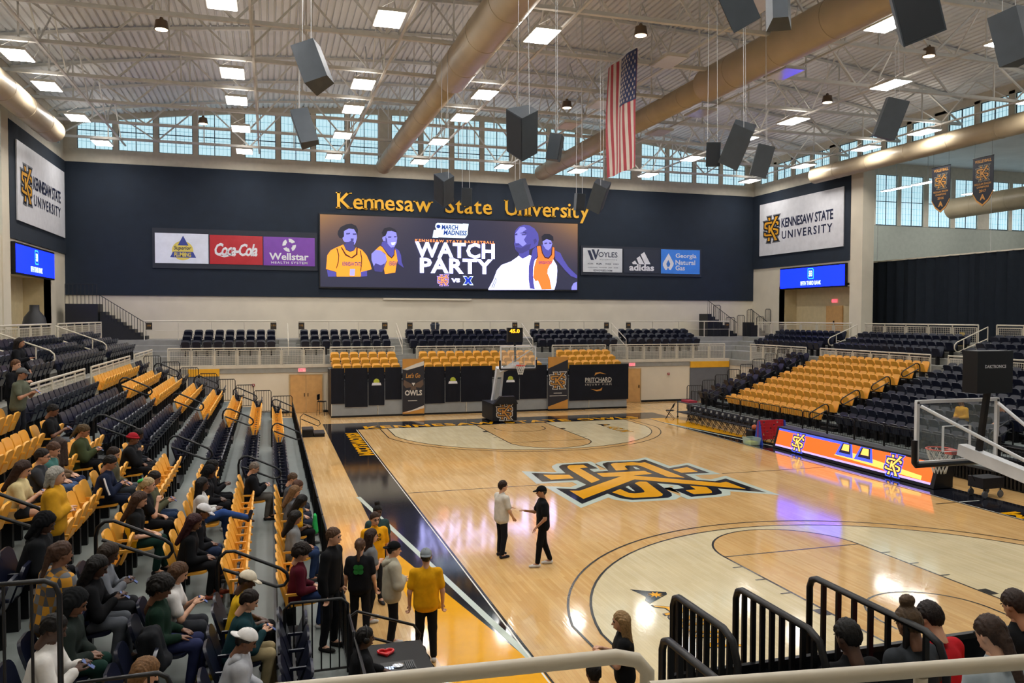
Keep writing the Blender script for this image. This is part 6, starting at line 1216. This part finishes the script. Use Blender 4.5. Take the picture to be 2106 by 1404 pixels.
def person(label, loc, rz, pose, lean, skin, hair, hcol, top, sleeve, bot, shoe, extras='', H=1.75, sit=True, res=.022, cat='person'):
    ex = extras.split(); f = H/1.75; A = lambda *p: np.array(p, float)
    t = thing('person', label, cat, loc, None, world=False, rz=rz)
    fem = hair in ('long', 'pony', 'bun', 'verylong', 'bob', 'pony_low'); sw = .165 if fem else .185; puff = .022 if 'puffer' in ex else .006
    d = A(math.sin(lean), 0, math.cos(lean))
    hip = A(.1, 0, .53) if sit else A(0, 0, .93*f)
    ks = 1 if sit else f
    waist = hip+d*.14*ks; chest = hip+d*.34*ks; sh = hip+d*.43*ks; nk = hip+d*.48*ks; hc = nk+d*.05+A(.03, 0, .125)
    if sit:
        if pose == 'legsout': kn = [hip+A(.4, -.1, .12), hip+A(.42, .1, .0)]; an = [hip+A(.82, -.12, -.02), hip+A(.45, .12, -.45)]
        else: kn = [hip+A(.42, s*.1, -.01) for s in (-1, 1)]; an = [hip+A(.40+.05*s, s*.11, -.45) for s in (-1, 1)]
    else:
        st = .1 if pose == 'gesture' else .02
        kn = [A(.03+st*s*.6, s*.1, .5*f) for s in (-1, 1)]; an = [A(-.02+st*s*1.6, s*.115, .085) for s in (-1, 1)]
    S = [sh+A(0, s*sw, -.02) for s in (-1, 1)]
    def arms(el, ha): return [S[i]+A(*el[i]) for i in (0, 1)], [hip+A(*ha[i]) for i in (0, 1)]
    hz = .0
    P = {'phone': (((.1, -.06, -.27), (.1, .06, -.27)), ((.36, -.05, .27), (.36, .07, .27))), 'lap': (((.02, -.07, -.27), (.02, .07, -.27)), ((.3, -.09, .1), (.28, .1, .1))), 'chin': (((.16, -.04, -.24), (.02, .07, -.27)), ((.26, -.04, .46), (.28, .1, .1))), 'legsout': (((.06, -.06, -.27), (.06, .06, -.27)), ((.3, -.02, .2), (.3, .05, .2))),
         'down': (((-.02, -.07, -.28), (-.02, .07, -.28)), ((.06, -.26, -.1), (.06, .26, -.1))), 'cross': (((.06, -.08, -.26), (.06, .08, -.26)), ((.24, .06, .2), (.23, -.06, .17))), 'talk': (((.05, -.07, -.27), (.06, .07, -.27)), ((.2, -.16, -.02), (.3, .16, .12))), 'gesture': (((.12, -.08, -.24), (.0, .08, -.28)), ((.42, -.14, .24), (.12, .24, .02))), 'dj': (((.1, -.07, -.26), (.1, .07, -.26)), ((.42, -.12, .06), (.42, .12, .06)))}[pose]
    el, ha = arms(*P)
    # keep arm lengths human
    for i in (0, 1):
        el[i] = S[i]+(el[i]-S[i])/np.linalg.norm(el[i]-S[i])*.29*ks; v = ha[i]-el[i]; ha[i] = el[i]+v/max(np.linalg.norm(v), 1e-6)*.25*ks
    # body
    pr = [(hip+A(0, -.07, 0), chest+A(0, -.06, 0), .105, .1), (hip+A(0, .07, 0), chest+A(0, .06, 0), .105, .1), (S[0], S[1], .05, .05), (sh, nk+d*.07, .06, .05)]
    for i in (0, 1): pr += [(S[i], el[i], .048, .04), (el[i], ha[i], .04, .027), (hip+A(0, (-1, 1)[i]*.08, 0), kn[i], .085, .056), (kn[i], an[i], .054, .036), (an[i], an[i]+A(.12, 0, -.045), .035, .03)]
    vs, fs, mi = [], [], []; n0 = 0
    def put(V, F, m=0):
        nonlocal n0
        vs.append(np.asarray(V, float)); fs.extend(tuple(int(i)+n0 for i in q) for q in F); mi.extend([m]*len(F)); n0 += len(V)
    put(*blob(pr, max(res, .024), .03))
    lk = .9 if 'look' in ex else (.35 if pose in ('phone', 'lap', 'dj') and sit else .08)
    yawh = 2.3 if 'look' in ex else 0; pit = .05 if 'look' in ex else lk+lean*.4
    cy, sy, cp, sp_ = math.cos(yawh), math.sin(yawh), math.cos(pit), math.sin(pit)
    HR = np.array([[cy, -sy, 0], [sy, cy, 0], [0, 0, 1]]) @ np.array([[cp, 0, sp_], [0, 1, 0], [-sp_, 0, cp]])
    put(HEADV @ HR.T+hc, HEADF)
    for s in (-1, 1):
        m = MB(); m.lathe([(.002, -.008), (.011, -.004), (.013, 0), (.011, .004), (.002, .008)], (.088, s*.03, .008), 8, (1, 0, 0)); put(np.array(m.v) @ HR.T+hc, m.f, 1)
        m = MB().bar((.1, s*.015, .028), (.094, s*.048, .026), .008, .007); put(np.array(m.v) @ HR.T+hc, m.f, 1)
    m = MB().bar((.097, -.022, -.07), (.097, .022, -.07), .008, .011); put(np.array(m.v) @ HR.T+hc, m.f, 2)
    curl = 1.0 if pose in ('phone', 'chin', 'down') else .35
    for i in (0, 1):
        V, F = HANDS[curl]; V = V.copy()
        if i == 0: V[:, 1] *= -1; F = F[:, ::-1]
        put(V @ basis(ha[i]-el[i], (0, 0, 1) if not (pose == 'down') else (0, (1, -1)[i], .3)).T+ha[i], F)
    me = bpy.data.meshes.new('body'); me.from_pydata(np.vstack(vs).tolist(), [], fs); me.polygons.foreach_set('material_index', mi)
    for x in (SKIN[skin], EYEM, LIPM): me.materials.append(x)
    me.shade_smooth(); me.update(); ob('body', me, t)
    def piece(name, prims, m, h=None, k=.03, cut=None):
        V, F = blob(prims, h or res, k, cut); me = bpy.data.meshes.new(name); me.from_pydata(V.tolist(), [], [tuple(q) for q in F.tolist()]); me.materials.append(m); me.shade_smooth(); me.update(); return ob(name, me, t)
    # shirt
    g = .012+puff; hem = hip-d*(.02 if sit else .06)
    sp = [(hem, chest, .118+g, .108+g), (hem+A(0, -.07, 0), waist+A(0, -.07, 0), .118+g, .108+g), (hem+A(0, .07, 0), waist+A(0, .07, 0), .118+g, .108+g), (waist+A(0, -.07, 0), chest+A(0, -.065, 0), .108+g, .112+g), (waist+A(0, .07, 0), chest+A(0, .065, 0), .108+g, .112+g), (S[0], S[1], .058+g, .058+g), (chest, sh, .09+g, .07+g), (sh, nk+d*.02, .065, .06)]
    for i in (0, 1):
        if sleeve > .15: e1 = S[i]+(el[i]-S[i])*min(1, sleeve*1.6); sp.append((S[i], e1, .056+g, .052+g))
        if sleeve > .9: sp.append((el[i], el[i]+(ha[i]-el[i])*.92, .05+g, .037+g*.8))
    tm = cloth_mat(top); shirt = piece('shirt', sp, tm)
    if 'stripes' in ex:
        for i in (0, 1):
            m = MB(); o_ = A(0, (-1, 1)[i]*(.06+g), .0); m.tube([S[i]+o_*.9+A(0, 0, .02), (S[i]+el[i])/2+o_*1.1, el[i]+o_*.98], .016, 6); m.build('sleeve_stripe', cloth_mat('d0d0d4'), t)
    if 'sidepanel' in ex: piece('side_panel', [(waist+A(0, -.1, .1), hip+A(.02, -.1, 0), .09+g, .09+g)], cloth_mat('c9a01c'))
    if 'hoodback' in ex: piece('hood', [(nk+A(-.09, -.08, -.02), nk+A(-.13, 0, -.2), .05, .05), (nk+A(-.09, .08, -.02), nk+A(-.13, 0, -.2), .05, .05), (nk+A(-.05, -.1, .02), nk+A(-.05, .1, .02), .05, .05)], tm)
    if hair == 'hood' or (top in ('a8a493', '9fa2a8', '4b4a3a') and 'hoodback' not in ex): piece('hood', [(nk+A(-.06, -.09, .0), nk+A(-.12, 0, -.05), .05, .055), (nk+A(-.06, .09, 0), nk+A(-.12, 0, -.05), .05, .055)], tm)
    if 'clover' in ex:
        for k_ in range(4): a = k_*math.pi/2+.78; MB().poly([(.05*math.cos(b*.7)+.05*math.cos(a), .05*math.sin(b*.7)+.05*math.sin(a)) for b in range(9)], tuple(chest+A(-.155, .0, -.04)), (0, -1, 0), (0, 0, 1), depth=.006).build('clover_leaf', cloth_mat('2f7a3a'), t)
    if 'rush' in label:
        for s_, dz_ in (('GOLD', .03), ('RUSH', -.05)): text('print', TX(s_, .03), cloth_mat('17181b'), chest+A(.128, 0, dz_), (0, 1, 0), (0, 0, 1), .16, .06, t, .004)
    if 'apron' in ex: piece('tied_cloth', [(hip+A(.02, -.17, .02), hip+A(.02, -.2, -.12), .03, .045)], cloth_mat('e0a014'))
    # trousers or shorts
    bp_ = [(hip+A(0, -.07, .01), hip+A(0, .07, .01), .108, .108)]
    for i in (0, 1):
        y = (-1, 1)[i]*.085
        if 'shorts' in ex: bp_.append((hip+A(0, y, 0), hip+(kn[i]-hip)*.45+A(0, y*.6, 0), .1, .095))
        else: bp_ += [(hip+A(0, y, 0), kn[i], .1, .072), (kn[i], an[i]+A(0, 0, .03), .072, .055)]
    piece('trousers', bp_, cloth_mat(bot))
    for i in (0, 1):
        a = an[i]; lift = A(0, 0, 0)
        if pose == 'legsout' and i == 0: piece('shoe', [(a+A(.03, 0, -.02), a+A(.08, 0, .14), .045, .036)], cloth_mat(shoe), .018, .02)
        else: piece('shoe', [(a+A(-.03, 0, -.04), a+A(.1, 0, -.045), .042, .036), (a+A(.08, 0, -.05), a+A(.17, 0, -.052), .036, .03)], cloth_mat(shoe), .018, .02)
    # hair, hats, glasses
    def attach(name, V, F, m):
        me = bpy.data.meshes.new(name); me.from_pydata((np.asarray(V) @ HR.T+hc).tolist(), [], [tuple(int(i) for i in q) for q in F]); me.materials.append(m); me.shade_smooth(); me.update(); return ob(name, me, t)
    hm = mat('hair_'+hcol, hcol, .6, spec=.25, var=.3, scale=40, bump=.4)
    if hair.startswith('cap') or hair == 'beanie':
        kind = 'beanie' if hair == 'beanie' else ('back' if 'back' in hair else 'front'); q = HATS[kind]; attach('beanie' if kind == 'beanie' else 'cap', q.v, q.f, cloth_mat(hcol)); V, F = hair_mesh('short'); attach('hair', V*.97, F, mat('hair_17110f', '17110f', .55, var=.25))
    elif hair == 'hood': V, F = hair_mesh('hood'); attach('hood', V, F, cloth_mat(hcol))
    else: V, F = hair_mesh(hair); attach('hair', V, F, hm)
    if 'scrunchie' in ex: m = MB().tube([(-.13+.03*math.cos(a*.7), .05*math.sin(a*.7), .07+.02*math.cos(a*.7)) for a in range(9)], .022, 6, closed=True); attach('scrunchie', m.v, m.f, cloth_mat('3fae5a'))
    if 'glasses' in ex:
        m = MB()
        for s in (-1, 1): m.tube([(.105, s*.032+.022*math.cos(a*.63), .006+.017*math.sin(a*.63)) for a in range(10)], .0025, 4, closed=True); m.tube([(.1, s*.055, .01), (0, s*.08, .012)], .0025, 4)
        attach('glasses', m.v, m.f, BLACK)
    if 'headphones' in ex:
        m = MB(); m.tube([(-.005, .1*math.cos(a*math.pi/10), .02+.125*math.sin(a*math.pi/10)) for a in range(11)], .012, 6)
        for s in (-1, 1): m.lathe([(.036, -.015), (.042, 0), (.036, .015)], (-.005, s*.098, -.005), 12, (0, 1, 0))
        attach('headphones', m.v, m.f, BLACK)
    if 'phone' in ex:
        c = (ha[0]+ha[1])/2+A(.09, 0, .02); R = Matrix.Rotation(rz, 3, 'Z'); wp = R @ Vector(c)+Vector(loc)
        q = thing('phone', 'dark smartphone held by the '+' '.join(label.replace(',', '').split()[:9]), 'phone', wp, 'phones in hands', world=False, rz=rz)
        ca, sa = math.cos(-.7), math.sin(-.7)
        def rot_(m): m.v = [(x*ca-z*sa, y, x*sa+z*ca) for x, y, z in m.v]; return m
        rot_(MB().box(-.07, .07, -.036, .036, -.004, .004)).build('case', BLACK, q); rot_(MB().box(-.064, .064, -.032, .032, .0042, .005)).build('screen', led('led_phone', '5a76b8', .45), q)
    return t
for (label, row, y, pose, lean, skin, hair, hcol, top, sl, bot, shoe, ex) in SIT: person(label, (-seat_x(row), y, fl(row)), 0, pose, lean, skin, hair, hcol, top, sl, bot, shoe, ex)
for (label, row, y, pose, lean, skin, hair, hcol, top, sl, bot, shoe, ex) in RIGHT: person(label, (seat_x(row), y, fl(row)), math.pi, pose, lean, skin, hair, hcol, top, sl, bot, shoe, ex, res=.03)
for (label, loc, yaw, pose, lean, skin, hair, hcol, top, sl, bot, shoe, ex, H) in STAND: person(label, loc, math.radians(yaw), pose, lean, skin, hair, hcol, top, sl, bot, shoe, ex, H, sit=False)
for (label, loc, pose, lean, skin, hair, hcol, top, sl, bot, ex) in NEAR: person(label, loc, math.pi/2, pose, lean, skin, hair, hcol, top, sl, bot, '303030', ex, res=.018)
# ------------------------------------------------------------------ bags and bottles among the seats
def soft(name, label, cat, loc, prims, col, h=.022, strap=None):
    t = thing(name, label, cat, loc, None, world=False); V, F = blob(prims, h, .05); me = bpy.data.meshes.new('body'); me.from_pydata(V.tolist(), [], [tuple(q) for q in F.tolist()]); me.materials.append(cloth_mat(col)); me.shade_smooth(); me.update(); ob('body', me, t)
    if strap: MB().tube(strap, .014, 6).build('strap', cloth_mat('2a2c30'), t, True)
    return t
soft('backpack', 'large black backpack on the navy seat beside the green sweater', 'bag', (-seat_x(3)+.14, -15.05, fl(3)+.47), [((.06, -.12, .1), (.0, -.1, .42), .075, .06), ((.06, .12, .1), (.0, .1, .42), .075, .06), ((-.1, -.12, .08), (-.1, -.1, .42), .06, .05), ((-.1, .12, .08), (-.1, .1, .42), .06, .05), ((-.02, 0, .1), (-.03, 0, .42), .1, .09), ((.12, -.05, .12), (.12, .05, .12), .06, .06)], '1b1d21', strap=[(-.12, .1, .45), (-.2, .12, .3), (-.14, .1, .1)])
soft('backpack', 'charcoal backpack on the floor below the khaki trousers', 'bag', (-11.25, -14.6, fl(1)), [((0, -.12, .15), (0, .12, .15), .15, .15), ((0, -.1, .4), (0, .1, .4), .12, .1)], '2c2e33', strap=[(.1, .1, .45), (.18, .12, .3), (.13, .1, .1)])
soft('plastic_bag', 'white plastic bag with red print on the step', 'bag', (-12.5, -15.6, fl(2)), [((0, -.04, .09), (0, .04, .09), .09, .09), ((0, 0, .2), (.02, 0, .33), .05, .025)], 'c9c6c6', .016)
soft('tote_bag', 'bright green bag held over the front rail', 'bag', (-10.8, -7.6, fl(1)+.45), [((0, -.1, .06), (0, -.08, .36), .05, .03), ((0, .1, .06), (0, .08, .36), .05, .03), ((0, 0, .04), (0, 0, .36), .07, .035)], '2fae5c', .018)
for o in WORLD_THINGS:
    if '_w' in o: del o['_w']
